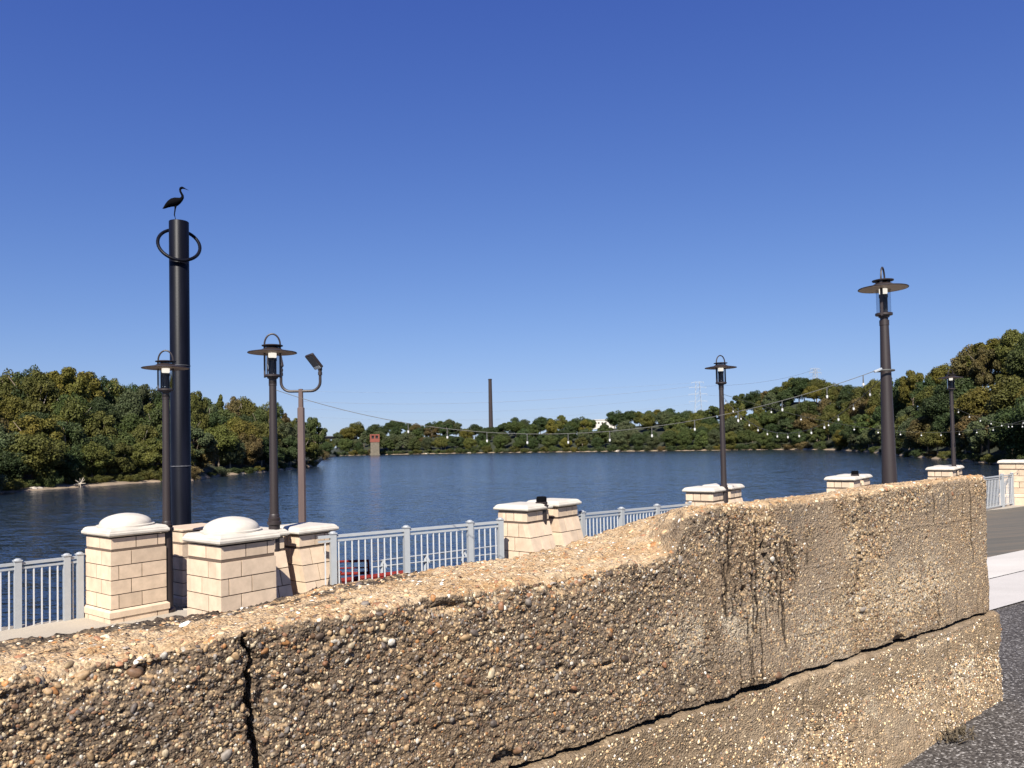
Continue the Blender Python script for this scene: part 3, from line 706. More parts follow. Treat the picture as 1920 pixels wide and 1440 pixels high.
def scatter(Pg, jr, n, rmed, sig, rmin, rmax, weight, pal_w, emb, flat=0.62, bright=1.0, seed=1):
    g = np.random.default_rng(seed)
    i = g.integers(3, Pg.shape[0] - 3, n); j = g.integers(jr[0], jr[1], n)
    p, a, b, nn = frame_of(Pg, i, j)
    mk_ = (MK if Pg is P else MKF)
    keep = g.random(n) < weight(p[:, 0], p[:, 2], p[:, 1]) * (STEP[i] if Pg is P else 1.0) * (1 - 0.74 * np.clip(mk_[3][i, j], 0, 1)) * (mk_[3][i, j] < 1.5) * (1 - 0.92 * np.clip(mk_[0][i, j] * 1.6, 0, 1)) * (0.75 + 0.6 * mk_[1][i, j])
    st_ = mk_[0][i, j][keep]; i, j = i[keep], j[keep]; p, a, b, nn = p[keep], a[keep], b[keep], nn[keep]; n = len(p)
    r = np.clip(np.exp(g.normal(math.log(rmed), sig, n)), rmin, rmax)
    vis = proj_scale(p)
    c = PAL[g.choice(len(PAL), n, p=np.array(pal_w) / sum(pal_w))] * (0.75 + 0.5 * g.random((n, 1))) * bright * (1 - 0.85 * st_[:, None])
    ang = g.random(n) * 6.283; el = 1 + g.random(n) * 0.65
    a2 = a * np.cos(ang)[:, None] + b * np.sin(ang)[:, None]; b2 = -a * np.sin(ang)[:, None] + b * np.cos(ang)[:, None]
    tilt = g.normal(0, 0.25, (n, 2)); nn = nn + a2 * tilt[:, :1] + b2 * tilt[:, 1:]; nn /= np.linalg.norm(nn, axis=1)[:, None]
    dv, df_ = dome(5, False)
    jit = 1 + g.normal(0, 0.10, (n, len(dv), 1))
    q = dv[None] * jit
    W = p[:, None] - nn[:, None] * (r * emb)[:, None, None] + a2[:, None] * (q[:, :, 0:1] * (r * el)[:, None, None]) + b2[:, None] * (q[:, :, 1:2] * r[:, None, None]) + nn[:, None] * (q[:, :, 2:3] * (r * flat)[:, None, None])
    size = r * vis
    for k in range(n): singles.append((size[k], p[k] - nn[k] * r[k] * emb, a2[k], b2[k], nn[k], r[k], el[k], flat, c[k], len(pv), k))
    pv.append(W); pc.append(np.repeat(c[:, None], len(dv), 1))
WMAT = Matrix.Translation(WNRM * WC) @ Matrix.Rotation(WANG, 4, 'Z'); WM3 = np.array(WMAT)[:3]
def proj_scale(p):
    wp_ = p @ WM3[:, :3].T + WM3[:, 3]
    d = wp_ @ np.array(fw); x = CX + F_PX * (wp_ @ np.array(rt)) / d; y = CY - F_PX * (wp_ @ np.array(up)) / d
    inn = (x > -10) & (x < 1930) & (y < 1450) & (d > 0.3)
    return np.where(inn, F_PX / np.maximum(d, 0.3), 0.0)
PWL = [6, 3.5, 7, 3, 11, 8, 9, 6, 4, 9]; PWR = [10, 5, 11, 1, 6, 4, 3, 11, 0.6, 3]; PWS = [8, 1.5, 14, 0.5, 7, 5, 2.5, 14, 0.4, 3]; PWT = [7, 4, 9, 5, 3, 2, 1, 9, 4, 1]
nearw = lambda s, z, t: np.clip(1.15 - ss(1.2, 3.0, s) - 0.3 * ss(-0.85, -1.05, z), 0.05, 1) * ss(0.30, 0.52, fbm(s * 2.5, z * 2.5, 81) + 0.25 * ss(-0.85, -0.6, z))
scatter(P, (4, NF + 4), 22000, 0.0034, 0.48, 0.0018, 0.0150, nearw, PWL, 0.15, 0.8, 0.9, 1)
scatter(P, (4, NF + 4), 105000, 0.0037, 0.30, 0.002, 0.0080, lambda s, z, t: (0.34 + 0.6 * ss(0.38, 0.62, fbm(s * 3, z * 3, 82))) * (0.45 + 0.55 * ss(1.6, 3.0, s)), PWS, 0.14, 0.65, 1.08, 2)
scatter(P, (4, NF + 4), 2600, 0.0075, 0.40, 0.004, 0.020, lambda s, z, t: np.exp(-((s - 3.70) / 0.05) ** 2) * ss(-1.02, -0.92, z) + 0.6 * np.exp(-((s - 3.02) / 0.035) ** 2) * ss(-0.9, -0.75, z) + 0.03, PWR, 0.05, 0.75, 1.0, 3)
scatter(P, (NF + 4, NF + NCN + NT), 15000, 0.0048, 0.42, 0.0025, 0.016, lambda s, z, t: 0.65 + 0 * s, PWT, 0.30, 0.6, 1.45, 4)  # top pebbles brightened too, sunlight put into their colour
scatter(P, (NF - 14, NF + NCN + 6), 5000, 0.0055, 0.42, 0.003, 0.015, lambda s, z, t: 0.55 * ss(0.35, 0.6, fbm(s * 4, z * 4, 86)) * (0.3 + 0.7 * (1 - ss(2.3, 2.6, s))), PWT, 0.15, 0.75, 0.95, 14)
scatter(Pf, (8, NH), 52000, 0.0038, 0.34, 0.002, 0.010, lambda s, z, t: ss(0.5, 1.0, s) * (0.25 + 0.75 * ss(-1.22, -1.42, z) * ss(0.42, 0.60, fbm(s * 1.8, z * 1.8, 74) + 0.12 * ss(2.6, 4.2, s))), PWR, 0.0, 0.8, 1.6, 5)
singles.sort(key=lambda x: -x[0])
big = singles[:300]
gone = {}
for b_ in big: gone.setdefault(b_[9], []).append(b_[10])
allv, allt, allc = [], [], []; off = 0
dv, df_ = dome(5, False)
for k, W in enumerate(pv):
    msk = np.ones(len(W), bool); msk[gone.get(k, [])] = False
    W = W[msk]; C_ = pc[k][msk]
    allv.append(W.reshape(-1, 3)); allc.append(C_.reshape(-1, 3))
    allt.append((df_[None] + (np.arange(len(W)) * len(dv))[:, None, None]).reshape(-1, 3) + off); off += len(W) * len(dv)
me = np_mesh('pebble_aggregate', np.concatenate(allv), None, np.concatenate(allt), [M['pebbles']], True, np.concatenate(allc))
tag(obj('pebble_aggregate', me, wall), kind='stuff')
protos = []
for k in range(8):
    v_, f_ = dome(8, True); g = np.random.default_rng(90 + k)
    th = np.arctan2(v_[:, 1], v_[:, 0]); ph = g.random(3) * 6
    v_ = v_ * (1 + 0.09 * np.sin(2 * th + ph[0]) + 0.06 * np.sin(3 * th + ph[1]))[:, None] * (1 + g.normal(0, 0.035, (len(v_), 1)))
    protos.append(np_mesh('pebble', v_, None, f_, [M['pebble']]))
for k, (sz, p_, a_, b_, n_, r_, el_, fl_, c_, _, _) in enumerate(big):
    o = bpy.data.objects.new('pebble', protos[k % 8]); COL.objects.link(o); o.parent = wall
    mt = Matrix((( *(a_ * r_ * el_), 0), (*(b_ * r_), 0), (*(n_ * r_ * fl_), 0), (0, 0, 0, 1))).transposed()
    mt.translation = Vector(p_); o.matrix_local = mt; o.color = (*c_, 1)

# ------------------------------------------------------------------ stone piers
PDIR = math.atan2(0.788, 0.616)                                # direction of the faces that turn to the right
def flat_block(name, pts, parent, m=None):
    o = MB().hexa(pts).build(name, m or M['stone'], parent); return o
def ring_course(root, half, z0, z1, offs, gap=0.014, proud=0.0, batter=(0, 0), name='stone_block', thick=0.10, mat_=None):
    """one course of stones round a square pier; batter leans the +side (local -y... right hand) face outwards"""
    b0, b1 = batter
    h = half + proud
    def face(k, a, b):                                          # k side, a..b along it
        out = []
        for z, bt in ((z0 + gap / 2, b0), (z1 - gap / 2, b1)):
            for s_, t_ in ((a, h), (b, h), (b, h - thick), (a, h - thick)):
                x, y = [(s_, -t_), (t_, s_), (-s_, t_), (-t_, -s_)][k]
                if y < -h + thick + 0.001 and bt: y -= bt * (1 if t_ == h or k != 0 else 1)
                out.append((x, y, z))
        return out
    for k in range(4):
        e = list(offs) if k % 2 == 0 else [-o for o in offs][::-1]
        lo = -h if k % 2 == 0 else -h + thick
        hi = h if k % 2 == 0 else h - thick
        cuts = [lo] + [c * h for c in e if lo + 0.06 < c * h < hi - 0.06] + [hi]
        for a, b in zip(cuts[:-1], cuts[1:]):
            pts = face(k, a + (gap / 2 if a != lo else 0), b - (gap / 2 if b != hi else 0))
            flat_block(name, pts, root, mat_)
def moulded_cap(h, z, over, th, dome_r=0.0, dome_h=0.0):
    c = MB()
    prof = [(h + over * 0.55, 0), (h + over * 0.6, 0.012), (h + over, 0.018), (h + over, th * 0.48), (h + over * 0.72, th * 0.52), (h + over * 0.60, th * 0.70), (h + over * 0.05, th * 0.92), (h - 0.03, th)]
    vs, fs = [], []
    for r, zz in prof:
        vs += [(-r, -r, z + zz), (r, -r, z + zz), (r, r, z + zz), (-r, r, z + zz)]
    for i in range(len(prof) - 1):
        for k in range(4):
            l = (k + 1) % 4; fs.append((4 * i + k, 4 * i + l, 4 * i + 4 + l, 4 * i + 4 + k))
    fs.append((3, 2, 1, 0)); n = 4 * (len(prof) - 1); fs.append((n, n + 1, n + 2, n + 3))
    return c.add(vs, fs)
def big_pier(name, label, center, half, ztop, zbot, cap=True, dome=True, group='square stone piers along the balustrade', cat='stone pier', rz=None):
    """ztop: underside of the cap"""
    rz = PDIR if rz is None else rz
    r = thing(name, label, cat, (center.x, center.y, zbot), rz, group)
    H = ztop - zbot
    MB().box((0, 0, H / 2 - 0.01), (2 * half - 0.03, 2 * half - 0.03, H - 0.02)).build('mortar_core', M['mortar'], r)
    z = H - 0.016
    ring_course(r, half - 0.012, z - 0.165, z, (-0.1, 0.72), name='frieze_block'); z -= 0.165 + 0.026
    for alt in (0, 1, 0, 1):
        ring_course(r, half, z - 0.205, z, (-0.28,) if alt == 0 else (-0.72, 0.1), name='stone_block'); z -= 0.205
    zb = z - 0.115
    o = MB()
    hb = half + 0.035
    vs = []
    for q, zz in ((half + 0.002, z - 0.004), (hb, z - 0.035), (hb, zb)):
        vs += [(-q, -q, zz), (q, -q, zz), (q, q, zz), (-q, q, zz)]
    fs = [(4 + k, 4 + (k + 1) % 4, (k + 1) % 4, k) for k in range(4)] + [(8 + k, 8 + (k + 1) % 4, 4 + (k + 1) % 4, 4 + k) for k in range(4)]
    o.add(vs, fs).build('belt_course', M['stone'], r)
    ring_course(r, half + 0.02, -0.05, zb, (-0.55, 0.6), name='base_block')
    if cap:
        moulded_cap(half, H, 0.042, 0.115).build('capstone', M['cap'], r, bevel=0.006)
        if dome:
            prof = [(half * 0.97, 0.0), (half * 0.97, 0.022), (half * 0.90, 0.03)] + [(half * 0.88 * math.cos(a), 0.03 + 0.155 * math.sin(a)) for a in [math.pi / 2 * k / 9 for k in range(9)]] + [(0.002, 0.185)]
            MB().lathe(prof, (0, 0, H + 0.113), 40).build('dome', M['cap'], r, smooth=True)
    return r
def battered_pier(label, center, half, ztop, zbot, group='battered stone piers standing in pairs at the lamp posts'):
    r = thing('stone_pier', label, 'stone pier', (center.x, center.y, zbot), PDIR, group)
    H = ztop - zbot
    def bat(z): return max(0.0, (H - 0.20 - z)) * 0.27
    c = MB(); q = half - 0.014
    c.hexa([(-q, -q - bat(0), 0), (q, -q - bat(0), 0), (q, q, 0), (-q, q, 0), (-q, -q - bat(H - 0.2), H - 0.2), (q, -q - bat(H - 0.2), H - 0.2), (q, q, H - 0.2), (-q, q, H - 0.2)])
    c.box((0, 0, H - 0.10), (2 * half - 0.04, 2 * half - 0.04, 0.2)); c.build('mortar_core', M['mortar'], r)
    z = H - 0.014
    ring_course(r, half - 0.010, z - 0.165, z, (-0.1, 0.45), name='frieze_block'); z -= 0.165 + 0.024
    alt = 0
    while z > 0.06:
        zl = max(z - 0.235, 0.0)
        ring_course(r, half, zl, z, (-0.42, 0.32) if alt == 0 else (-0.15, 0.55), batter=(bat(zl), bat(z))); z = zl; alt ^= 1
    moulded_cap(half, H, 0.05, 0.105).build('capstone', M['cap'], r, bevel=0.006)
    return r
RD = Vector((0.616, 0.788, 0)); LD = Vector((-0.788, 0.616, 0))
def center_from(px, d, half, dy=900):
    c = at(px, dy, d); return Vector((c.x, c.y, 0)) + RD * half + LD * half
FLOOR = gz(5, 12.2)
def floor_at(p): s, q = sq(p); return gz(s, q)
p1 = center_from(208, 11.0, 0.405, 1080); g1 = floor_at(p1) - 0.05
big_pier('domed_pier', 'domed cream stone pier beside the nearest railing, left of the first lamp post', p1, 0.405, -1.215, g1)
p2 = center_from(414, 9.3, 0.385, 1050); g2 = floor_at(p2) - 0.15
big_pier('domed_pier', 'domed cream stone pier close to the broken wall edge, right of the first lamp post', p2, 0.385, -1.150, g2)
p0 = Vector((at(352, 1050, 12.75).x, 12.95, 0)); g0 = floor_at(p0)
pp0 = big_pier('stone_pier', 'chipped flat topped stone pier half hidden behind the first lamp post', p0, 0.40, -1.30, g0, dome=False, cap=False)
moulded_cap(0.385, -1.30 - g0, 0.012, 0.035).build('capstone', M['stone'], pp0, bevel=0.008)
PH = 0.32
def pair(px, d, ztop, la, lb, dyn=1000, half=PH, sep=0.86):
    a = center_from(px, d, half, dyn); b = a + Vector((0.643, 0.766, 0)) * sep
    battered_pier(la, a, half, ztop, floor_at(a)); battered_pier(lb, b, half, ztop + 0.01, floor_at(b)); return a, b
c3 = center_from(561, 11.2, 0.32, 1000)
a3 = c3 - Vector((0.643, 0.766, 0)) * 0.86
battered_pier('battered stone pier with white cap at left end of middle railing, beside the floodlight pole', c3, 0.32, -1.255, floor_at(c3))
battered_pier('battered stone pier mostly hidden behind the right domed pier and second lamp post', a3, 0.32, -1.245, floor_at(a3))
bA, bB = pair(989, 12.9, -1.135, 'battered stone pier where the middle railing ends, left of a capped lamp stub', 'battered stone pier right behind the capped lamp stub, its twin in front', 1000)
cA, cB = pair(1338, 16.3, -1.118, 'left stone pier at the short distant lamp post, cut off by wall top', 'right stone pier directly behind the short distant lamp post, cut off by wall', 950)
dA, dB = pair(1601, 19.8, -1.125, 'left stone pier by the low lamp stub beside the thick near lamp post', 'right stone pier by the low lamp stub beside the thick near lamp post', 900, 0.34)
eA, eB = pair(1787, 23.0, -1.06, 'left stone pier under the farthest lamp post by the wooded bank', 'right stone pier under the farthest lamp post by the wooded bank', 885, 0.34)
gP = at(1885, 900, 26.2); gP = Vector((gP.x, gP.y, 0)) + RD * 0.43 + LD * 0.0 + Vector((0.45, 0.2, 0))
big_pier('stone_pier', 'large cream stone pier with flat white cap at right end beyond the wall', gP, 0.45, -1.02, -2.47, dome=False)

# ------------------------------------------------------------------ railings
def railing(label, a, b, posts, z_of, h=1.06, pitch=0.1):
    """a, b: world xy of the ends; posts: fractions; z_of: floor height at a fraction"""
    a = Vector((a.x, a.y, 0)); b = Vector((b.x, b.y, 0)); L = (b - a).length; d = (b - a).normalized(); ang = math.atan2(d.y, d.x)
    r = thing('metal_railing', label, 'railing', (a.x, a.y, z_of(0)), 0, 'pale grey metal railings along the promenade edge')
    def P_(f, z): q = a + d * (L * f); return Vector((q.x - a.x, q.y - a.y, z_of(f) - z_of(0) + z))
    MB().bar(P_(0, h - 0.02), P_(1, h - 0.02), 0.045, 0.04).build('top_rail', M['rail'], r)
    MB().bar(P_(0, h - 0.085), P_(1, h - 0.085), 0.03, 0.03).build('upper_rail', M['rail'], r)
    MB().bar(P_(0, 0.11), P_(1, 0.11), 0.03, 0.035).build('bottom_rail', M['rail'], r)
    for f in posts:
        q = P_(f, 0); pb = MB()
        pb.box((q.x, q.y, q.z + (h + 0.015) / 2), (0.085, 0.085, h + 0.015), ang)
        pb.box((q.x, q.y, q.z + h + 0.023), (0.105, 0.105, 0.016), ang)
        pb.lathe([(0.05, 0), (0.045, 0.012), (0.025, 0.022), (0.005, 0.025)], (q.x, q.y, q.z + h + 0.031), 10)
        pb.box((q.x, q.y, q.z + 0.01), (0.14, 0.14, 0.02), ang)
        pb.build('post', M['rail'], r)
    n = int(L / pitch); first = None
    for k in range(1, n):
        f = k / n
        if any(abs(f - pf) * L < 0.06 for pf in posts): continue
        q = P_(f, 0.11)
        if first is None:
            first = MB().box((0, 0, (h - 0.215) / 2), (0.017, 0.017, h - 0.215), ang).build('picket', M['picket'], r, loc=q)
        else: copy_part(first, r, q)
    return r
Lf0 = at(-190, 1120, 9.9); Lf1 = at(151, 1100, 11.45)
railing('grey metal railing running out left of the first domed pier', Lf0, Lf1, (0.0, 0.30, 0.62, 0.913, 0.995), lambda f: -2.58, 1.06)
m0 = at(597, 1060, 11.25); m1 = at(940, 1030, 12.75)
fr = lambda px, d: ((Vector((at(px, 1040, d).x, d, 0)) - Vector((m0.x, m0.y, 0))).dot((Vector((m1.x, m1.y, 0)) - Vector((m0.x, m0.y, 0)))) / (Vector((m1.x - m0.x, m1.y - m0.y, 0)).length_squared))
railing('grey metal railing in the middle with red steelwork showing behind it', m0, m1, (fr(625, 11.35), fr(761, 11.95), fr(880, 12.5), 0.996), lambda f: floor_at(m0) + (floor_at(m1) - floor_at(m0)) * f, 1.05)
n0 = Vector((bB.x + 0.25, bB.y + 0.02, 0)); n1 = Vector((cA.x - 0.30, cA.y - 0.05, 0))
railing('grey metal railing dipping behind the raised part of the wall', n0, n1, (0.10, 0.39, 0.68, 0.985), lambda f: floor_at(n0) + (floor_at(n1) - floor_at(n0)) * f, 1.05)
q0 = Vector((cB.x + 0.3, cB.y, 0)); q1 = Vector((dA.x - 0.3, dA.y, 0))
railing('grey metal railing from the short lamp post piers to the low stub piers', q0, q1, (0.06, 0.35, 0.65, 0.95), lambda f: floor_at(q0) + (floor_at(q1) - floor_at(q0)) * f, 0.94, 0.13)
w0 = Vector((dB.x + 0.3, dB.y, 0)); w1 = Vector((eA.x - 0.3, eA.y, 0))
railing('grey metal railing from the low stub piers to the farthest lamp post piers', w0, w1, (0.06, 0.35, 0.65, 0.95), lambda f: floor_at(w0) + (floor_at(w1) - floor_at(w0)) * f, 0.94, 0.13)
k0 = at(1842, 920, 24.6); k1 = at(1899, 920, 26.4)
railing('short grey metal railing between wall end and the large flat capped pier', k0, k1, (0.02, 0.64, 0.985), lambda f: -2.47, 1.10, 0.13)
# pale kerb the far railing stands on
e0 = at(1800, 950, 23.2); e1 = at(1990, 950, 29.0)
ed_ = Vector((e1.x - e0.x, e1.y - e0.y, 0)); ea = math.atan2(ed_.y, ed_.x); em = (Vector((e0.x, e0.y, 0)) + Vector((e1.x, e1.y, 0))) / 2
tag(MB().box((em.x, em.y, -2.49), (ed_.length, 0.55, 0.12), ea).build('kerb', M['border']), kind='structure')
f0 = at(-260, 1190, 9.7); f1 = at(330, 1160, 12.3)
fd = Vector((f1.x - f0.x, f1.y - f0.y, 0)); fm = (Vector((f0.x, f0.y, 0)) + Vector((f1.x, f1.y, 0))) / 2 + Vector((0.05, -0.02, 0))
tag(MB().box((fm.x, fm.y, -2.64), (fd.length, 0.9, 0.10), math.atan2(fd.y, fd.x)).build('kerb', M['border']), kind='structure')

# ------------------------------------------------------------------ lamp posts
def lantern(r, z, rz, tilt=0.0):
    """z: underside of the lantern; everything local to the lamp"""
    b = M['bronze']
    MB().lathe([(0.055, -0.10), (0.055, -0.03), (0.075, -0.02), (0.075, 0.0)], (0, 0, z), 20).build('fitter', b, r, smooth=True)
    MB().lathe([(0.112, 0.0), (0.118, 0.004), (0.118, 0.03), (0.10, 0.034)], (0, 0, z), 28).build('bottom_ring', b, r, smooth=True)
    MB().lathe([(0.052, 0.03), (0.052, 0.225), (0.058, 0.23), (0.058, 0.268)], (0, 0, z), 20).build('ballast_tube', M['gear'], r, smooth=True)
    MB().lathe([(0.046, 0.275), (0.054, 0.285), (0.054, 0.338), (0.045, 0.345)], (0, 0, z), 20).build('lamp', M['diffuser'], r, smooth=True)
    g = MB(); n = 28
    vs = [(0.098 * math.cos(2 * math.pi * k / n), 0.098 * math.sin(2 * math.pi * k / n), z + zz) for zz in (0.036, 0.435) for k in range(n)]
    g.add(vs, [(k, (k + 1) % n, n + (k + 1) % n, n + k) for k in range(n)]).build('glass_cylinder', M['glass'], r, smooth=True)
    for s in (-1, 1):
        MB().box((s * 0.108, 0, z + 0.22), (0.022, 0.034, 0.46)).build('side_bar', b, r, rz=rz)
    # brim: upper skin and beige lining
    MB().lathe([(0.098, 0.405), (0.10, 0.415), (0.16, 0.385), (0.335, 0.353), (0.342, 0.345), (0.338, 0.340), (0.33, 0.343)], (0, 0, z), 48).build('shade_brim', b, r, smooth=True)
    MB().lathe([(0.329, 0.341), (0.16, 0.372), (0.102, 0.390)], (0, 0, z), 48).build('shade_lining', M['shade_under'], r, smooth=True)
    MB().lathe([(0.10, 0.436), (0.145, 0.44), (0.148, 0.452), (0.12, 0.458), (0.05, 0.462)], (0, 0, z), 32).build('top_flange', b, r, smooth=True)
    pts = [(0.108 * math.cos(a), 0, z + 0.46 + 0.155 * math.sin(a)) for a in [math.pi * k / 14 for k in range(15)]]
    MB().tube([(0.108, 0, z + 0.43)] + pts + [(-0.108, 0, z + 0.43)], 0.0125, 8).build('hoop', b, r, smooth=True, rz=rz)
def lamp_post(label, px, py, d, ztop, zg, rz=0.3, rbase=0.062, rtop=0.050, ped=1.38, pr=0.085, head=1.0, group='lantern lamp posts on the promenade'):
    c = at(px, py, d)
    r = thing('lamp_post', label, 'lamp post', (c.x, c.y, zg), 0, group)
    H = ztop - zg
    zl = H - 0.635
    prof = [(pr + 0.03, 0.0), (pr + 0.03, 0.05), (pr, 0.09), (pr * 0.92, ped - 0.16), (pr * 1.15, ped - 0.15), (pr * 1.15, ped - 0.11), (pr * 0.95, ped - 0.10), (pr * 1.0, ped - 0.06), (pr * 0.85, ped - 0.05), (pr * 0.85, ped - 0.01), (rbase + 0.004, ped)]
    MB().lathe(prof, (0, 0, 0), 24).build('pedestal', M['bronze'], r, smooth=True)
    MB().lathe([(rbase, ped), (rtop, zl - 0.13), (rtop + 0.005, zl - 0.125), (rtop + 0.005, zl - 0.06)], (0, 0, 0), 20).build('pole', M['bronze'], r, smooth=True)
    n0_ = set(r.children); lantern(r, zl, rz)
    if head != 1.0:
        for c_ in r.children:
            if c_ not in n0_: c_.scale = (head, head, 1.0)
    return r
lp1 = lamp_post('first lamp post from the left, between a domed pier and the tall black pile', 313, 1000, 11.75, 1.545, floor_at(at(313, 1000, 11.75)), 0.15)
lp2 = lamp_post('second lamp post, standing beside the twin floodlight pole', 514.5, 995, 11.0, 1.655, floor_at(at(514, 995, 11.0)), 0.2, ped=1.42)
lp3 = lamp_post('short distant lamp post carrying two light strings near mid river', 1357.5, 915, 16.8, 1.85, floor_at(at(1357, 915, 16.8)), 0.35, ped=1.40, pr=0.09)
l4p = at(1668, 905, 9.8)
lp4 = lamp_post('thick tall lamp post rising close behind the raised wall', 1668, 905, 9.8, 2.17, floor_at(l4p), 0.9, rbase=0.102, rtop=0.053, ped=0.55, pr=0.12, head=0.87)
lp5 = lamp_post('farthest small lamp post in front of the dark right bank', 1788.5, 875, 23.6, 2.03, floor_at(at(1788, 875, 23.6)), 0.4, ped=1.50, pr=0.095)
# poles taken down: only the capped base is left
def stub(label, px, py, d, ztop, zg):
    c = at(px, py, d); r = thing('lamp_stub', label, 'lamp base', (c.x, c.y, zg), 0, 'bases of lamp posts taken down')
    H = ztop - zg; pr = 0.095
    MB().lathe([(pr + 0.03, 0), (pr + 0.03, 0.05), (pr, 0.09), (pr * 0.92, H - 0.20), (pr * 1.3, H - 0.19), (pr * 1.3, H - 0.15), (pr * 1.05, H - 0.14), (pr * 1.1, H - 0.10), (pr * 0.9, H - 0.09)], (0, 0, 0), 24).build('pedestal', M['bronze'], r, smooth=True)
    MB().lathe([(pr * 0.95, H - 0.09), (pr * 0.95, H - 0.03), (pr * 0.85, H - 0.005), (pr * 0.4, H)], (0, 0, 0), 24).build('cover', M['black'], r, smooth=True)
stub('capped dark lamp stub between two battered piers in the middle', 1015.5, 950, 13.35, -0.915, floor_at(bA))
stub('low dark lamp stub on the piers left of the thick lamp post', 1603, 890, 20.3, -0.885, floor_at(dA))

# ------------------------------------------------------------------ twin floodlight pole
fp = at(567, 985, 13.2); fz = -3.1
fl = thing('floodlight_pole', 'brown pole with a U shaped arm carrying two tilted floodlights', 'floodlight', (fp.x, fp.y, fz))
zt = (hor(557) - 733) / F_PX * 13.2 - fz
MB().lathe([(0.075, -1.0), (0.062, zt - 0.30), (0.060, zt - 0.29), (0.045, zt - 0.28), (0.040, zt + 0.03), (0.02, zt + 0.035)], (0, 0, 0), 8).build('pole', M['brown_pole'], fl, smooth=True)
arm = []
za = zt - 0.005
W_ = 0.335
for k in range(9):
    a = math.pi / 2 * k / 8; arm.append((-W_ - 0.0 + 0.16 - 0.16 * math.cos(math.pi / 2 - a) * 1.0, 0, za + 0.16 - 0.16 * math.sin(math.pi / 2 - a)))
left = [(-0.02 - (W_ - 0.18) , 0, za)]
path = [(-W_, 0, za + 0.34), (-W_, 0, za + 0.18)] + [(-W_ + 0.16 * (1 - math.cos(a)), 0, za + 0.16 * (1 - math.sin(a))) for a in [math.pi / 2 * k / 7 for k in range(8)]] + \
       [(W_ - 0.16 * (1 - math.cos(a)), 0, za + 0.16 * (1 - math.sin(a))) for a in [math.pi / 2 * k / 7 for k in range(7, -1, -1)]] + [(W_, 0, za + 0.18), (W_, 0, za + 0.34)]
MB().tube(path, 0.024, 10).build('arm', M['bronze'], fl, smooth=True)
for s in (-1, 1):
    hd = MB(); 
    MB().lathe([(0.036, 0.0), (0.036, 0.05), (0.028, 0.06), (0.04, 0.10), (0.03, 0.13)], (s * W_, 0, za + 0.27), 12).build('knuckle', M['bronze'], fl, smooth=True)
    L_ = Vector((-0.48, -0.46, 0.75)) if s > 0 else Vector((-0.25, 0.3, 0.9)); Wd = Vector((0.80, -0.55, 0.10)) if s > 0 else Vector((0.6, -0.75, 0.1))
    L_.normalize(); Wd = (Wd - L_ * Wd.dot(L_)).normalized(); Nn = Wd.cross(L_).normalized()
    if Nn.y > 0: Wd = -Wd; Nn = -Nn
    h = MB().box((0, 0.17, 0), (0.20, 0.30, 0.05)).build('floodlight_head', M['bronze'], fl, bevel=0.012)
    MB().box((0, 0.19, 0.0265), (0.15, 0.20, 0.006)).build('lens', M['gear'], h)
    MB().box((0, 0.055, 0.027), (0.14, 0.05, 0.012)).build('driver_cover', M['galv'], h)
    mt = Matrix(((Wd.x, L_.x, Nn.x, s * W_), (Wd.y, L_.y, Nn.y, 0), (Wd.z, L_.z, Nn.z, za + 0.37), (0, 0, 0, 1)))
    h.matrix_local = mt

# ------------------------------------------------------------------ mooring pile with hoop, heron on top
D_P = 17.0
pb = at(340, 990, D_P); pt = at(333.5, 416, D_P)
pile = thing('steel_pile', 'tall thick black steel pile standing in the river with a heron on top', 'mooring pile', (pb.x, pb.y, WATER - 2))
Hp = pt.z - (WATER - 2); rp = 0.207
MB().lathe([(rp, 0), (rp * 1.0, Hp - 0.01), (rp * 0.97, Hp)], (0, 0, 0), 40).build('shaft', M['pile'], pile, smooth=True)
for py, rr in ((686, 0.010), (874, 0.013)):
    z = at(336, py, D_P).z - (WATER - 2)
    MB().lathe([(rp - 0.01, -rr * 1.2), (rp + rr, -rr * 0.5), (rp + rr, rr * 0.5), (rp - 0.01, rr * 1.2)], (0, 0, z), 40).build('weld_seam', M['weld'], pile, smooth=True)
zc = at(333, 459, D_P).z - (WATER - 2)
ring = []
for k in range(40):
    a = 2 * math.pi * k / 40
    v = Vector((0.365, 0, -0.27)) * math.cos(a) + Vector((0.150, 0.33, 0.30)) * math.sin(a)
    ring.append((v.x, v.y, v.z + zc))
MB().tube(ring, 0.036, 12, closed=True).build('guide_hoop', M['pile'], pile, smooth=True)
# heron: one swept body, two legs
hs_ = D_P / F_PX / 3.6
hb_ = Vector((pt.x, pt.y, pt.z))
def hp(x, y, dy=0.0): return Vector(((x - 333) * hs_ , dy, (338 - y) * hs_))
prof = [(228, 246, 1), (240, 240, 7), (258, 226, 15), (278, 213, 23), (300, 204, 29), (322, 199, 29), (340, 192, 22), (356, 184, 14), (366, 172, 10), (366, 158, 8.5), (359, 144, 7.5), (352, 130, 7), (350, 117, 7), (354, 107, 8.5), (364, 104, 8.5), (374, 107, 6), (384, 112, 3.5), (398, 118, 2.2), (411, 125, 0.8)]
hbm = MB(); hbm.tube([hp(x, y) for x, y, _ in prof], [r_ * hs_ for _, _, r_ in prof], 14)
hbm.tube([hp(318, 222, 0.01), hp(313, 250, 0.012), hp(305, 288, 0.02), hp(318, 322, 0.012), hp(322, 340, 0.012)], [9 * hs_, 4.5 * hs_, 2.4 * hs_, 2.2 * hs_, 2.6 * hs_], 8)
hbm.tube([hp(322, 222, -0.015), hp(319, 250, -0.02), hp(315, 290, -0.025), hp(320, 325, -0.02), hp(323, 340, -0.02)], [8 * hs_, 4 * hs_, 2.4 * hs_, 2.2 * hs_, 2.6 * hs_], 8)
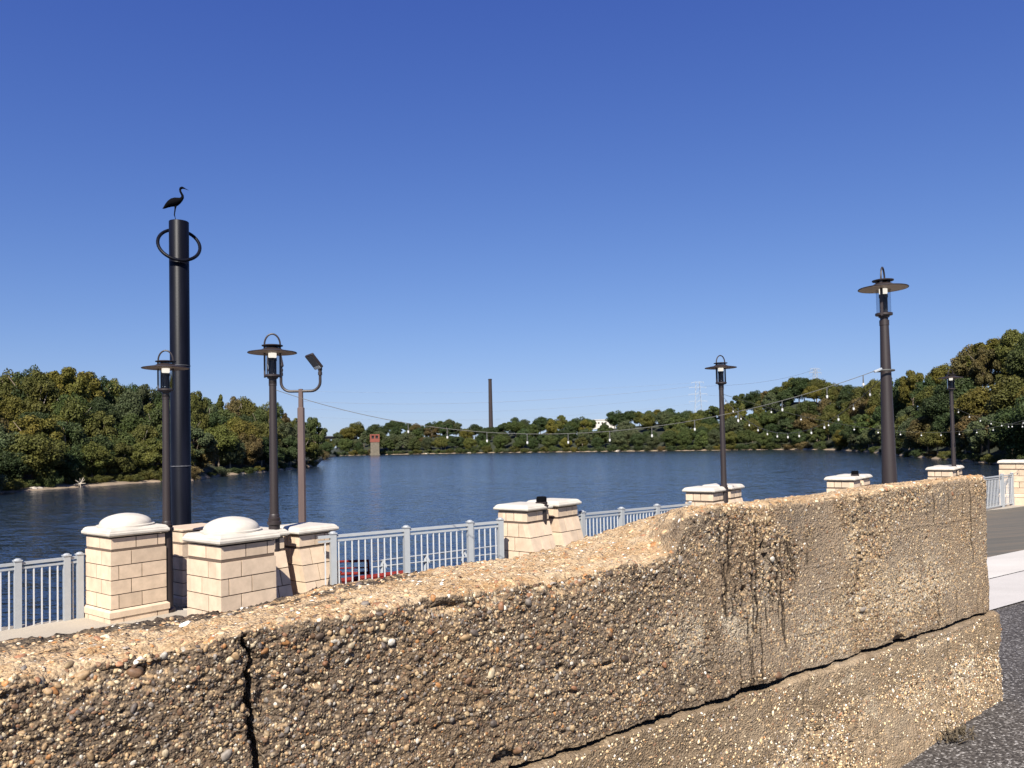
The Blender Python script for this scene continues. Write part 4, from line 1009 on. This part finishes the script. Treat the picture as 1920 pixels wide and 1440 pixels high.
for dy in (0.012, -0.02):
    for ex, ey in ((346, 0.0), (340, 0.03), (340, -0.03), (308, 0.0)):
        hbm.tube([hp(322, 337, dy), hp(ex, 338, dy + ey)], [1.8 * hs_, 1.0 * hs_], 6)
her = hbm.build('heron', M['black'], None, smooth='all', loc=hb_)
rm = her.modifiers.new('join', 'REMESH'); rm.mode = 'VOXEL'; rm.voxel_size = 0.007; rm.use_smooth_shade = True
tag(her, 'black long necked heron facing right on top of the tall black pile', 'heron')

# ------------------------------------------------------------------ red gangway and grey hand rails beyond the middle railing
D_G = 14.6
rg = thing('red_gangway', 'red tubular steel gangway seen through the middle railing', 'gangway', (at(600, 1060, D_G).x, D_G, -3.4))
def G(px, py, d): return at(px, py, d) - Vector((rg.location))
for a, b, r_ in (((560, 1056, D_G), (690, 1051, D_G), 0.022), ((560, 1068, D_G), (690, 1064, D_G), 0.014), ((690, 1049, D_G), (692, 1082, D_G), 0.02), ((661, 1052, D_G), (662, 1082, D_G), 0.018), ((632, 1053, D_G), (632, 1086, D_G), 0.018), ((600, 1054, D_G), (600, 1088, D_G), 0.018), ((560, 1056, D_G), (560, 1100, D_G), 0.018)):
    MB().tube([G(*a), G(*b)], r_, 8).build('rail_tube', M['red'], rg, smooth=True)
for a, b, r_ in (((560, 1080, D_G), (690, 1074, D_G), 0.03), ((560, 1099, D_G - 0.5), (770, 1072, D_G - 0.3), 0.045), ((575, 1110, D_G - 0.8), (760, 1079, D_G - 0.6), 0.04), ((600, 1074, D_G), (662, 1092, D_G - 0.3), 0.022), ((640, 1072, D_G), (600, 1098, D_G - 0.3), 0.022), ((575, 1088, D_G), (640, 1104, D_G - 0.5), 0.03)):
    MB().tube([G(*a), G(*b)], r_, 8).build('truss_tube', M['red'], rg, smooth=True)
MB().hexa([G(x, y, d) for x, y, d in ((555, 1106, D_G), (760, 1086, D_G), (780, 1084, D_G + 1.2), (575, 1096, D_G + 1.2), (555, 1103, D_G), (760, 1083, D_G), (780, 1081, D_G + 1.2), (575, 1093, D_G + 1.2))]).build('walkway', M['grate'], rg)
hr = thing('hand_rail', 'pale pipe hand rails on brackets beyond the middle railing', 'hand rail', (at(800, 1050, 15.2).x, 15.2, -3.6))
def Hh(px, py, d): return at(px, py, d) - Vector(hr.location)
for y0, y1 in ((1053, 1020), (1064, 1035)):
    MB().tube([Hh(697, y0, 14.4), Hh(960, y1, 17.2)], 0.016, 8).build('rail', M['rail'], hr, smooth=True)
for px, py, d in ((717, 1049, 14.6), (798, 1040, 15.4), (868, 1031, 16.2)):
    MB().bar(Hh(px, py, d), Hh(px - 1, py + 34, d), 0.06, 0.05).build('post', M['rail'], hr)
    MB().hexa([Hh(px + 1, py + 6, d - .05), Hh(px + 8, py + 16, d - .05), Hh(px + 8, py + 16, d), Hh(px + 1, py + 6, d), Hh(px + 1, py - 1, d - .05), Hh(px + 9, py + 11, d - .05), Hh(px + 9, py + 11, d), Hh(px + 1, py - 1, d)]).build('bracket', M['rail'], hr)

# ------------------------------------------------------------------ string lights
def string_light(label, a, b, sag, ts, drop=0.11, r=0.0045, bulb=0.012):
    a, b = Vector(a), Vector(b)
    t = thing('string_light', label, 'string lights', a, 0, 'strings of white bulbs hung between lamp posts')
    f = lambda u: a.lerp(b, u) - Vector((0, 0, sag * 4 * u * (1 - u)))
    MB().tube([f(k / 40) - a for k in range(41)], r, 6).build('cable', M['cable'], t, smooth=True)
    b0 = s0 = None
    for u in ts:
        p = f(u) - a
        if b0 is None:
            s0 = MB().lathe([(0.006, 0), (0.007, -drop * 0.5), (0.008, -drop * 0.6), (0.008, -drop)], (0, 0, 0), 8).build('socket', M['cable'], t, smooth=True, loc=p)
            b0 = MB().lathe([(0.014, 0), (bulb * 0.95, -0.012), (bulb * 1.15, -0.022), (bulb * 0.8, -0.034), (0.006, -0.038)], (0, 0, -drop), 10).build('bulb', M['white_plastic'], t, smooth=True, loc=p)
        else: copy_part(s0, t, p); copy_part(b0, t, p)
    return t
sA = at(508, 728, 11.0); sB = at(1650, 692, 9.75)
string_light('long low light string from the second lamp post to the thick lamp post', sA, sB, (hor(1060) - 0) * 0 + 0.735, [0.246 + 0.0675 * k for k in range(11)] + [0.975], 0.10, 0.0045)
l3 = at(1353, 740, 16.7)
string_light('light string dipping from the short distant lamp post to the thick lamp post', l3, at(1662, 700, 9.85), 0.80, [0.04 + 0.069 * k for k in range(14)], 0.05, 0.004, 0.013)
l5 = at(1782, 760, 23.4)
string_light('light string from the short distant lamp post past the farthest lamp post', l3 + Vector((0, 0, 0.02)), at(1960, 775, 27.0), 0.75, [0.1 + 0.066 * k for k in range(13)], 0.07, 0.004, 0.018)
string_light('light string at the right end beyond the farthest lamp post', l5, at(2010, 770, 25.0), 0.50, [0.06 + 0.085 * k for k in range(11)], 0.07, 0.004, 0.018)
# clamp on the thick lamp
c4 = at(1648, 694, 9.7)
cl = thing('cable_clamp', 'metal turnbuckle tying the light strings to the thick lamp post', 'clamp', c4)
MB().bar((-0.06, 0, -0.02), (0.05, 0.03, 0.02), 0.03, 0.03).build('turnbuckle', M['galv'], cl, bevel=0.006)
MB().tube([(0.115 * math.cos(2 * math.pi * k / 20) + l4p.x - c4.x - 0.02, 0.115 * math.sin(2 * math.pi * k / 20) + l4p.y - c4.y, 0.0) for k in range(20)], 0.012, 6, closed=True).build('strap', M['cable'], cl, smooth=True)

# ------------------------------------------------------------------ far landmarks
def far_z(px, py, d): return at(px, py, d)
# smokestack
d = 1000.0; b = at(920.5, 800, d); t = at(918, 711, d)
st = thing('smokestack', 'tall thin dark smokestack rising above the far trees', 'chimney', (b.x, b.y, b.z - 20))
hh_ = t.z - b.z + 20
MB().lathe([(3.0, 0), (2.2, hh_ - 1.2), (2.5, hh_ - 1.0), (2.5, hh_)], (0, 0, 0), 24).build('shaft', M['stack'], st, smooth=True)
MB().lathe([(2.0, hh_), (2.0, hh_ + 0.4)], (0, 0, 0), 20).build('flue', M['dark'], st)
# brick tower at the water
d = 722.0; b = at(703, 853.3, d); r = thing('brick_tower', 'small red brick tower on a tall concrete base at the far waterline', 'tower', (b.x, b.y, WATER - 1), rad(12))
r.scale.z = 0.79
MB().box((0, 0, 9.3), (8.0, 8.0, 14.5)).build('concrete_base', M['concrete_far'], r)
MB().box((0, 0, 1.2), (9.0, 9.0, 3.2)).build('plinth', M['concrete_far'], r)
MB().box((0, 0, 18.6), (8.6, 8.6, 4.2)).build('brick_wall', M['brick'], r)
for x in (-3.6, -0.05, 3.6):
    MB().box((x, -3.9, 16.6 + 5.8), (1.25, 0.8, 3.7)).build('brick_pier', M['brick'], r)
MB().box((0, 0.4, 22.4), (7.8, 7.4, 3.6)).build('dark_interior', M['dark'], r)
MB().box((0, 0, 25.0), (8.8, 8.8, 1.6)).build('cornice', M['brick'], r)
for i_ in (0,):
    MB().box((-4.12, 0, 22.4), (0.5, 8.4, 3.7)).build('side_wall', M['brick'], r); MB().box((4.12, 0, 22.4), (0.5, 8.4, 3.7)).build('side_wall', M['brick'], r)
# bridge
d = 800.0; a = at(585, 819.5, d); b = at(665, 818.5, d + 60)
br = thing('road_bridge', 'grey road bridge crossing behind the trees left of the brick tower', 'bridge', (a.x, a.y, a.z))
bd = b - a; ang = math.atan2(bd.y, bd.x)
MB().box((bd.x / 2, bd.y / 2, 0.6), (bd.length, 9, 1.0), ang).build('parapet', M['roof_grey'], br)
MB().box((bd.x / 2, bd.y / 2, -1.2), (bd.length, 8, 2.2), ang).build('deck_girder', M['stack'], br)
for f in (0.30, 0.62, 0.9):
    MB().box((bd.x * f, bd.y * f, -9), (2.4, 6, 13.5), ang).build('bridge_pier', M['roof_grey'], br)
# white building on the hill, brick block
d = 830.0; b = at(1133, 796, d)
wb = thing('hill_building', 'white flat roofed building on the hill among far trees', 'building', (b.x, b.y, b.z - 6), rad(-8))
MB().box((0, 0, 6.0), (24, 14, 9.6)).build('wall', M['white_wall'], wb)
MB().box((0, 0, 11.1), (25.4, 15.2, 0.6)).build('roof', M['white_wall'], wb)
for k in range(6): MB().box((-9.5 + 3.8 * k, -7.03, 7.6), (1.8, 0.12, 1.6)).build('window', M['dark'], wb)
d = 870.0; b = at(838, 803, d)
bb = thing('mill_building', 'sliver of red brick building above the trees left of the smokestack', 'building', (b.x, b.y, b.z - 6), rad(5))
MB().box((0, 0, 5.5), (11, 10, 11)).build('wall', M['brick'], bb); MB().box((0, 0, 11.2), (11.6, 10.6, 0.5)).build('roof', M['roof_grey'], bb)
# pylons and lines
def pylon(label, px, ptop, pbase, d, w_, arms, rz):
    b = at(px, pbase, d); t = at(px - 3, ptop, d); H = t.z - b.z
    r = thing('lattice_pylon', label, 'pylon', (b.x, b.y, b.z), rz, 'power line pylons')
    def half(z): return w_ * (1 - 0.55 * z / H)
    fr_ = MB(); th = 0.34
    nlev = 9; zs = [H * k / nlev for k in range(nlev + 1)]
    for sx_, sy_ in ((1, 1), (1, -1), (-1, 1), (-1, -1)):
        MB().bar((sx_ * half(0), sy_ * half(0), 0), (sx_ * half(H), sy_ * half(H), H), th, th).build('leg', M['galv'], r)
    br_ = MB()
    for z0_, z1_ in zip(zs[:-1], zs[1:]):
        for s_ in (-1, 1):
            br_.bar((-half(z0_), s_ * half(z0_), z0_), (half(z1_), s_ * half(z1_), z1_), th * 0.7, th * 0.7)
            br_.bar((s_ * half(z0_), -half(z0_), z0_), (s_ * half(z1_), half(z1_), z1_), th * 0.7, th * 0.7)
    br_.build('bracing', M['galv'], r)
    for f, wd in arms:
        am = MB(); am.bar((-wd, 0, H * f), (wd, 0, H * f), th * 1.2, th * 1.2)
        am.bar((-wd, 0, H * f), (0, 0, H * f + 1.4), th * 0.7, th * 0.7); am.bar((wd, 0, H * f), (0, 0, H * f + 1.4), th * 0.7, th * 0.7)
        am.build('cross_arm', M['galv'], r)
        ins = MB()
        for s_ in (-1, 1): ins.bar((s_ * wd * 0.93, 0, H * f), (s_ * wd * 0.93, 0, H * f - 2.6), 0.3, 0.3)
        ins.build('insulators', M['galv'], r)
    return r
DP = 1100.0
pylon('lattice steel pylon standing above the trees left of the short distant lamp post', 1310, 716, 790, DP, 5.5, ((0.99, 9), (0.86, 12), (0.69, 13.5), (0.51, 13)), rad(-8))
pylon('top of a second pylon just showing over the right bank trees', 1530, 691, 745, 900, 3.0, ((0.985, 7.5), (0.86, 9)), rad(20))
def power_line(a, m_, b, r_):
    pts = []
    for k in range(31):
        u = k / 30
        pts.append(a * (1 - u) ** 2 + (m_ * 2 - (a + b) * 0.5) * 2 * u * (1 - u) + b * u * u)
    o = MB().tube(pts, r_, 5).build('power_line', M['wire'], smooth=True)
    return o
for y0, ym, y1, rr, lb in ((752, 754, 724, 0.20, 'thickest power line sagging left from the pylon behind the smokestack'), (733, 735, 718, 0.11, 'uppermost faint power line left of the pylon'), (765, 771, 740, 0.12, 'lower faint power line left of the pylon, third down'), (780, 786, 757, 0.10, 'lowest faint power line left of the pylon close to the treetops')):
    o = power_line(at(560, y0, 1000), at(930, ym, 1050), at(1300, y1, DP - 2), rr); tag(o, lb, 'power line', 'power lines over the river')
o = power_line(at(1322, 724, DP), at(1430, 716, 1000), at(1524, 694, 905), 0.16); tag(o, 'power line between the lattice pylon and the second pylon top', 'power line', 'power lines over the river')
o = power_line(at(1322, 740, DP), at(1420, 738, 1000), at(1526, 703, 905), 0.10); tag(o, 'lower power line right of the lattice pylon crossing behind the lamp', 'power line', 'power lines over the river')

# ------------------------------------------------------------------ trees
def crown_mesh(seed, shape, nq):
    """unit crown: radius about 1 horizontally, height 0..2"""
    g = np.random.default_rng(seed)
    nc = {'round': 60, 'tall': 52, 'spreading': 64, 'ragged': 46, 'pine': 46, 'bush': 30}[shape]
    cs = []
    while len(cs) < nc:
        p = g.normal(0, 1, 3); p /= np.linalg.norm(p); rr = 0.42 + 0.50 * g.random() ** 0.6
        p = p * rr
        if shape == 'tall': q = (p[0] * 0.68, p[1] * 0.68, 1.0 + p[2] * 1.0); s = 0.20 + 0.12 * g.random()
        elif shape == 'spreading': q = (p[0] * 1.1, p[1] * 1.1, 1.15 + p[2] * 0.72); s = 0.22 + 0.14 * g.random()
        elif shape == 'ragged': q = (p[0] * 0.95 + 0.1 * g.normal(), p[1] * 0.95, 1.05 + p[2] * 0.95); s = 0.15 + 0.13 * g.random()
        elif shape == 'pine':
            h = g.random(); q = ((1 - h * 0.8) * 0.62 * p[0] / rr, (1 - h * 0.8) * 0.62 * p[1] / rr, 0.35 + 1.6 * h); s = 0.13 + 0.14 * (1 - h)
        elif shape == 'bush': q = (p[0] * 1.05, p[1] * 1.05, 0.55 + p[2] * 0.7); s = 0.24 + 0.16 * g.random()
        else: q = (p[0] * 0.88, p[1] * 0.88, 1.05 + p[2] * 0.92); s = 0.22 + 0.15 * g.random()
        cs.append((*q, s))
    cs = np.array(cs); k = g.choice(nc, nq, p=cs[:, 3] ** 2 / (cs[:, 3] ** 2).sum())
    d = g.normal(0, 1, (nq, 3)); d[:, 2] = d[:, 2] * 0.9 + 0.25; d /= np.linalg.norm(d, axis=1)[:, None]
    rad_ = cs[k, 3] * (0.62 + 0.46 * g.random(nq))
    c = cs[k, :3] + d * rad_[:, None] * np.array([1, 1, 0.85])
    n = d + g.normal(0, 0.55, (nq, 3)); n[:, 2] += 0.25; n /= np.linalg.norm(n, axis=1)[:, None]
    a = np.cross(n, g.normal(0, 1, (nq, 3))); a /= np.linalg.norm(a, axis=1)[:, None]; b = np.cross(n, a)
    s = (0.017 + 0.022 * g.random(nq))[:, None] * (1.15 if shape == 'bush' else 1.0)
    el = 1 + 0.8 * g.random((nq, 1))
    v = np.stack([c - a * s * el - b * s * 0.5, c + a * s * 0.2 - b * s, c + a * s * el + b * s * 0.3, c - a * s * 0.1 + b * s], 1).reshape(-1, 3)
    return np_mesh(shape + '_crown', v, np.arange(nq * 4).reshape(-1, 4), None, [M['leaf']], False)
def trunk_mesh(seed, m):
    g = random.Random(seed); b = MB()
    pts = [(0, 0, -0.15)]; x = y = 0
    for k in range(1, 6): x += g.uniform(-.03, .03); y += g.uniform(-.03, .03); pts.append((x, y, k * 0.24))
    b.tube(pts, [0.062, 0.05, 0.043, 0.036, 0.028, 0.016], 7)
    for k in range(5):
        z = 0.35 + 0.13 * k; a = g.uniform(0, 6.28); l = g.uniform(0.35, 0.6)
        b.tube([(x * z, y * z, z), (math.cos(a) * l * 0.5, math.sin(a) * l * 0.5, z + 0.22), (math.cos(a) * l, math.sin(a) * l, z + 0.5)], [0.026, 0.016, 0.006], 5)
    me = bpy.data.meshes.new('trunk'); me.from_pydata(b.v, [], b.f); me.update(); me.shade_smooth(); me.materials.append(m); return me
NQ = 15000
CR = {k: [crown_mesh(100 + 7 * i + j * 31, k, NQ if k != 'bush' else 4200) for j in range(n)] for i, (k, n) in enumerate((('round', 3), ('tall', 2), ('spreading', 2), ('ragged', 2), ('pine', 1), ('bush', 3)))}
TR = [trunk_mesh(5, M['bark']), trunk_mesh(6, M['bark']), trunk_mesh(8, M['pale_bark'])]
HUES = {'dark green': (0.044, 0.062, 0.024), 'mid green': (0.064, 0.080, 0.026), 'olive green': (0.090, 0.090, 0.025), 'yellowing': (0.120, 0.104, 0.024), 'rusty brown': (0.105, 0.080, 0.034), 'grey green': (0.072, 0.084, 0.042)}
def zone(px):
    for a, z in ((110, 'at the far left edge'), (215, 'above the first domed pier'), (290, 'just left of the first lamp'), (372, 'behind the tall black pile'), (440, 'right of the tall black pile'), (505, 'left of the second lamp post'), (556, 'behind the floodlight arm'), (612, 'right of the floodlight pole'),
                 (690, 'left of the brick tower'), (770, 'right of the brick tower'), (850, 'midway from brick tower to smokestack'), (915, 'left of the smokestack'), (1000, 'right of the smokestack'), (1100, 'left of the white hill building'), (1180, 'below the white hill building'), (1290, 'left of the lattice pylon'), (1350, 'below the lattice pylon'),
                 (1430, 'right of the short lamp post'), (1520, 'left of the second pylon top'), (1590, 'right of the second pylon top'), (1645, 'left of the thick lamp post'), (1715, 'right of the thick lamp post'), (1775, 'left of the farthest lamp post'), (1830, 'right of the farthest lamp post'), (9999, 'at the far right edge')):
        if px < a: return z
TREES = []
def plant(px, e, hue, shape, row, h, wide, top=None, nm=None):
    d = float(shore_d(px)) + e
    v = ray(px, hor(px)); x = v.x / v.y * d
    z = float(np.atleast_1d(land_z(np.array([px]), np.array([e])))[0])
    if top is not None:
        zt_ = (hor(px) - top) / F_PX * d; h = min(max(zt_ - z, 8.0), 30.0); z = zt_ - h
    TREES.append(dict(px=px, p=Vector((x, d, z)), h=h, w=wide, hue=hue, shape=shape, row=row, top=proj((x, d, z + h))[1]))
def pick_hue(px, f):
    if px < 620: ws = [3.2, 3, 3 + 4 * f, 0.6 + 3.2 * f, 1.2, 1.0]
    elif px < 1290: ws = [5, 3, 1.2, 0.5, 0.2, 2.2]
    elif px < 1500: ws = [3, 3, 2.2, 1, 0.4, 2]
    else: ws = [2.6, 2.6, 3.2 + 2 * f, 1.6, 0.9, 1.2]
    return R.choices(list(HUES), ws)[0]
def pick_shape(px, f):
    return R.choices(['round', 'tall', 'spreading', 'ragged', 'pine'], [4, 1.6, 2, 1.4, 0.9 if f > 0.7 else 0.15])[0]
def fill(x0, x1, rows, base_w, hgt):
    for ri, (e, row, step) in enumerate(rows):
        f = ri / (len(rows) - 1); px = x0 + R.uniform(0, 20)
        while px < x1:
            d = float(shore_d(px)) + e
            wpx = base_w * F_PX / d
            jit = e * (1 + R.uniform(-0.2, 0.2)) + R.uniform(-1, 1.5)
            hh = (hgt + (19 - hgt) * f) * R.uniform(0.78, 1.22) * (0.85 if ri == 0 else 1.0)
            top = None
            if ri == len(rows) - 1: top = float(np.interp(px, skx, sky_)) + R.uniform(-4, 9)
            plant(px, max(jit, 1.5), pick_hue(px, f), pick_shape(px, f), row, hh, base_w * R.uniform(1.15, 1.7) / 2, top)
            px += wpx * step * R.uniform(0.8, 1.2)
W_ROW = 'at the waterline'; L_ROW = 'low on the slope'; M_ROW = 'halfway up the slope'; H_ROW = 'high on the slope'; C_ROW = 'on the skyline'
fill(-70, 600, [(6.5, W_ROW, 0.95), (14, L_ROW, 0.98), (25, M_ROW, 0.98), (40, H_ROW, 0.95), (60, C_ROW, 0.62)], 8.0, 11.5)
fill(606, 1270, [(6, W_ROW, 1.05), (30, L_ROW, 1.3), (70, M_ROW, 1.3), (118, C_ROW, 0.66)], 13.6, 15.0)
fill(1270, 1560, [(5, W_ROW, 0.95), (22, L_ROW, 1.05), (42, M_ROW, 1.05), (65, H_ROW, 1.05), (90, C_ROW, 0.85)], 12.5, 15.5)
fill(1560, 1990, [(4, W_ROW, 0.88), (14, L_ROW, 0.92), (30, M_ROW, 0.92), (50, H_ROW, 0.92), (76, C_ROW, 0.88)], 10.0, 13.5)
# keep the brick tower, the bridge and the hill building in view
def clear(t):
    px, top, e = t['px'], t['top'], t['p'].y
    if 686 < px < 722 and t['row'] == W_ROW: return False
    if 606 < px < 658 and t['row'] in (L_ROW, M_ROW): return False
    if 1118 < px < 1150 and t['row'] == C_ROW: return False
    return True
TREES = [t for t in TREES if clear(t)]
print('TREES', len(TREES))
labels = {}
for t in TREES:
    sh_ = {'round': 'round', 'tall': 'tall narrow', 'spreading': 'spreading', 'ragged': 'ragged', 'pine': 'pointed'}[t['shape']]
    t['label'] = f"{t['hue']} {sh_} tree {t['row']} {zone(t['px'])}"
    labels.setdefault(t['label'], []).append(t)
for lb, ts in labels.items():
    ts.sort(key=lambda q: q['px'])
    if len(ts) == 2:
        a_, b_ = ts
        if abs(a_['h'] - b_['h']) > 1.5:
            hi_, lo_ = (a_, b_) if a_['h'] > b_['h'] else (b_, a_)
            hi_['label'] = 'taller ' + lb; lo_['label'] = 'shorter ' + lb
        else: a_['label'] = 'left ' + lb; b_['label'] = 'right ' + lb
    elif len(ts) == 3:
        for q, w2 in zip(ts, ('leftmost', 'middle', 'rightmost')): q['label'] = w2 + ' ' + lb
for t in TREES:
    bank = 'trees on the left bank' if t['px'] < 606 else 'trees on the far bank' if t['px'] < 1270 else 'trees on the right bank'
    r = thing('pine_tree' if t['shape'] == 'pine' else 'tree', t['label'], 'tree', t['p'], R.uniform(0, 6.28), bank)
    h = t['h']; ck = h * 0.88 / 2.0
    c = bpy.data.objects.new('crown', R.choice(CR[t['shape']])); COL.objects.link(c); c.parent = r
    c.location = (0, 0, h * 0.06 if t['row'] == W_ROW else h * 0.10); wv = min(t['w'], h * 0.52)
    c.scale = (wv * R.uniform(0.9, 1.12), wv * R.uniform(0.9, 1.12), ck * (1.06 if t['row'] == W_ROW else 1.0))
    hc = HUES[t['hue']]; k = R.uniform(0.82, 1.2); c.color = (hc[0] * k * 1.1, hc[1] * k * 1.1 * R.uniform(0.94, 1.06), hc[2] * k, 1)
    tk = bpy.data.objects.new('trunk', TR[2] if R.random() < 0.22 else R.choice(TR[:2])); COL.objects.link(tk); tk.parent = r
    tk.scale = (h * 0.42, h * 0.42, h * 0.62)
# bushes along the waterline
bl = {}
def bush(px, e, w_, hue):
    d = float(shore_d(px)) + e; v = ray(px, hor(px)); x = v.x / v.y * d
    z = float(np.atleast_1d(land_z(np.array([px]), np.array([e])))[0])
    lb = f"{hue} bush on the bank {zone(px)}"
    bl.setdefault(lb, []).append((px, Vector((x, d, z - 0.15)), w_, hue))
px = -60
while px < 1960:
    d = float(shore_d(px)); w_ = R.uniform(1.6, 3.0) * (1.8 if d > 400 else 1.0)
    bush(px, R.uniform(0.6, 2.6) + (R.uniform(-0.5, 3.5) if px < 330 else 0), w_, R.choices(list(HUES), [3, 4, 3, 0.8, 0.8, 1.5])[0])
    px += w_ * F_PX / d * (1.5 if d < 400 else 1.9) * R.uniform(0.8, 1.3)
for lb, bs in bl.items():
    bs.sort(key=lambda q: q[0])
    for i, (px, p_, w_, hue) in enumerate(bs):
        l2 = lb if len(bs) == 1 else (('left ', 'right ')[i] + lb if len(bs) == 2 else (('leftmost ', 'middle ', 'rightmost ')[i] + lb if len(bs) == 3 else (('leftmost ', 'second ', 'third ', 'rightmost ')[i] + lb if len(bs) == 4 else lb)))
        o = bpy.data.objects.new('shrub', R.choice(CR['bush'])); COL.objects.link(o); o.location = p_; o.rotation_euler.z = R.uniform(0, 6.28)
        hf_ = w_ * R.uniform(0.6, 1.0); o.scale = (w_, w_, hf_); hc = HUES[hue]; k = R.uniform(0.9, 1.35); o.color = (hc[0] * k, hc[1] * k, hc[2] * k, 1)
        tag(o, l2, 'shrub', 'bushes along the waterline')
# fallen tree and stones on the left shore
d = float(shore_d(143)); b = at(143, 914, d - 0.5)
ft = MB(); ft.tube([(-2.2, 0, 0.3), (-0.6, 0, 0.5), (1.0, 0.2, 0.9), (1.6, 0.1, 2.2)], [0.10, 0.18, 0.22, 0.08], 7)
for k in range(7):
    a = k * 0.8; ft.tube([(0.9, 0.1, 0.9), (0.9 + 1.3 * math.cos(a), 0.3 * math.sin(a * 2), 0.9 + 1.2 * math.sin(a))], [0.13, 0.04], 5)
tag(ft.build('fallen_tree', M['driftwood'], smooth=True, loc=b), 'bleached fallen tree with bare roots on the left shore', 'dead tree')
def rock(px, e, s, lb):
    d = float(shore_d(px)) + e; v = ray(px, hor(px)); g = np.random.default_rng(int(px))
    import bmesh
    bm = bmesh.new(); bmesh.ops.create_icosphere(bm, subdivisions=2, radius=1)
    for vv in bm.verts: vv.co *= 1 + g.normal(0, 0.10)
    me = bpy.data.meshes.new('rock'); bm.to_mesh(me); bm.free(); me.materials.append(M['rock'])
    o = obj('rock', me, None, (v.x / v.y * d, d, WATER + 0.15)); o.scale = (s * 1.5, s, s * 0.55); o.rotation_euler.z = px
    tag(o, lb, 'rock', 'pale rocks at the water edge')
for px, e, s, lb in ((62, 2.2, 1.1, 'pale rock pile stone on the left shore, left of fallen tree'), (74, 1.8, 0.9, 'smaller pale stone just left of the fallen tree'), (100, 5, 1.2, 'pale stone higher on the left shore bank'), (452, 0.6, 0.8, 'flat pale rock left of second lamp post at waterline'), (475, 0.5, 0.9, 'long pale rock at waterline beside second lamp post'), (525, 0.4, 0.8, 'pale rock at waterline behind the floodlight arm'), (800, 1, 2, 'pale rock at far waterline right of the brick tower'), (880, 1, 1.8, 'pale rock at far waterline left of the smokestack'), (1160, 1, 2, 'pale rock at far waterline below white hill building'), (1510, 0.5, 1.6, 'pale rock at right waterline left of second pylon top')):
    rock(px, e, s, lb)

# ------------------------------------------------------------------ dry weeds and grit at the foot of the wall
s_, q_ = 4.42, 2.22
wd_ = MB(); g = random.Random(3)
for k in range(80):
    x0, y0 = g.gauss(0, 0.07), g.gauss(0, 0.022); a = g.uniform(0, 6.28); l = g.uniform(0.03, 0.10); zz = g.uniform(0.004, 0.035)
    b0 = Vector((x0, y0, 0)); e_ = b0 + Vector((math.cos(a) * l, math.sin(a) * l, zz)); n_ = Vector((-math.sin(a), math.cos(a), 0)) * 0.004
    m_ = (b0 + e_) / 2 + Vector((0, 0, 0.02))
    wd_.add([b0 - n_, b0 + n_, m_ + n_, m_ - n_, e_], [(0, 1, 2, 3), (3, 2, 4)])
wp_ = WDIR * s_ + WNRM * q_
tag(wd_.build('dry_weeds', M['dry_weed'], loc=(wp_.x, wp_.y, gz(s_, q_) + 0.003), rz=WANG), 'small tuft of dry weeds at the wall foot', 'weeds', kind='stuff')
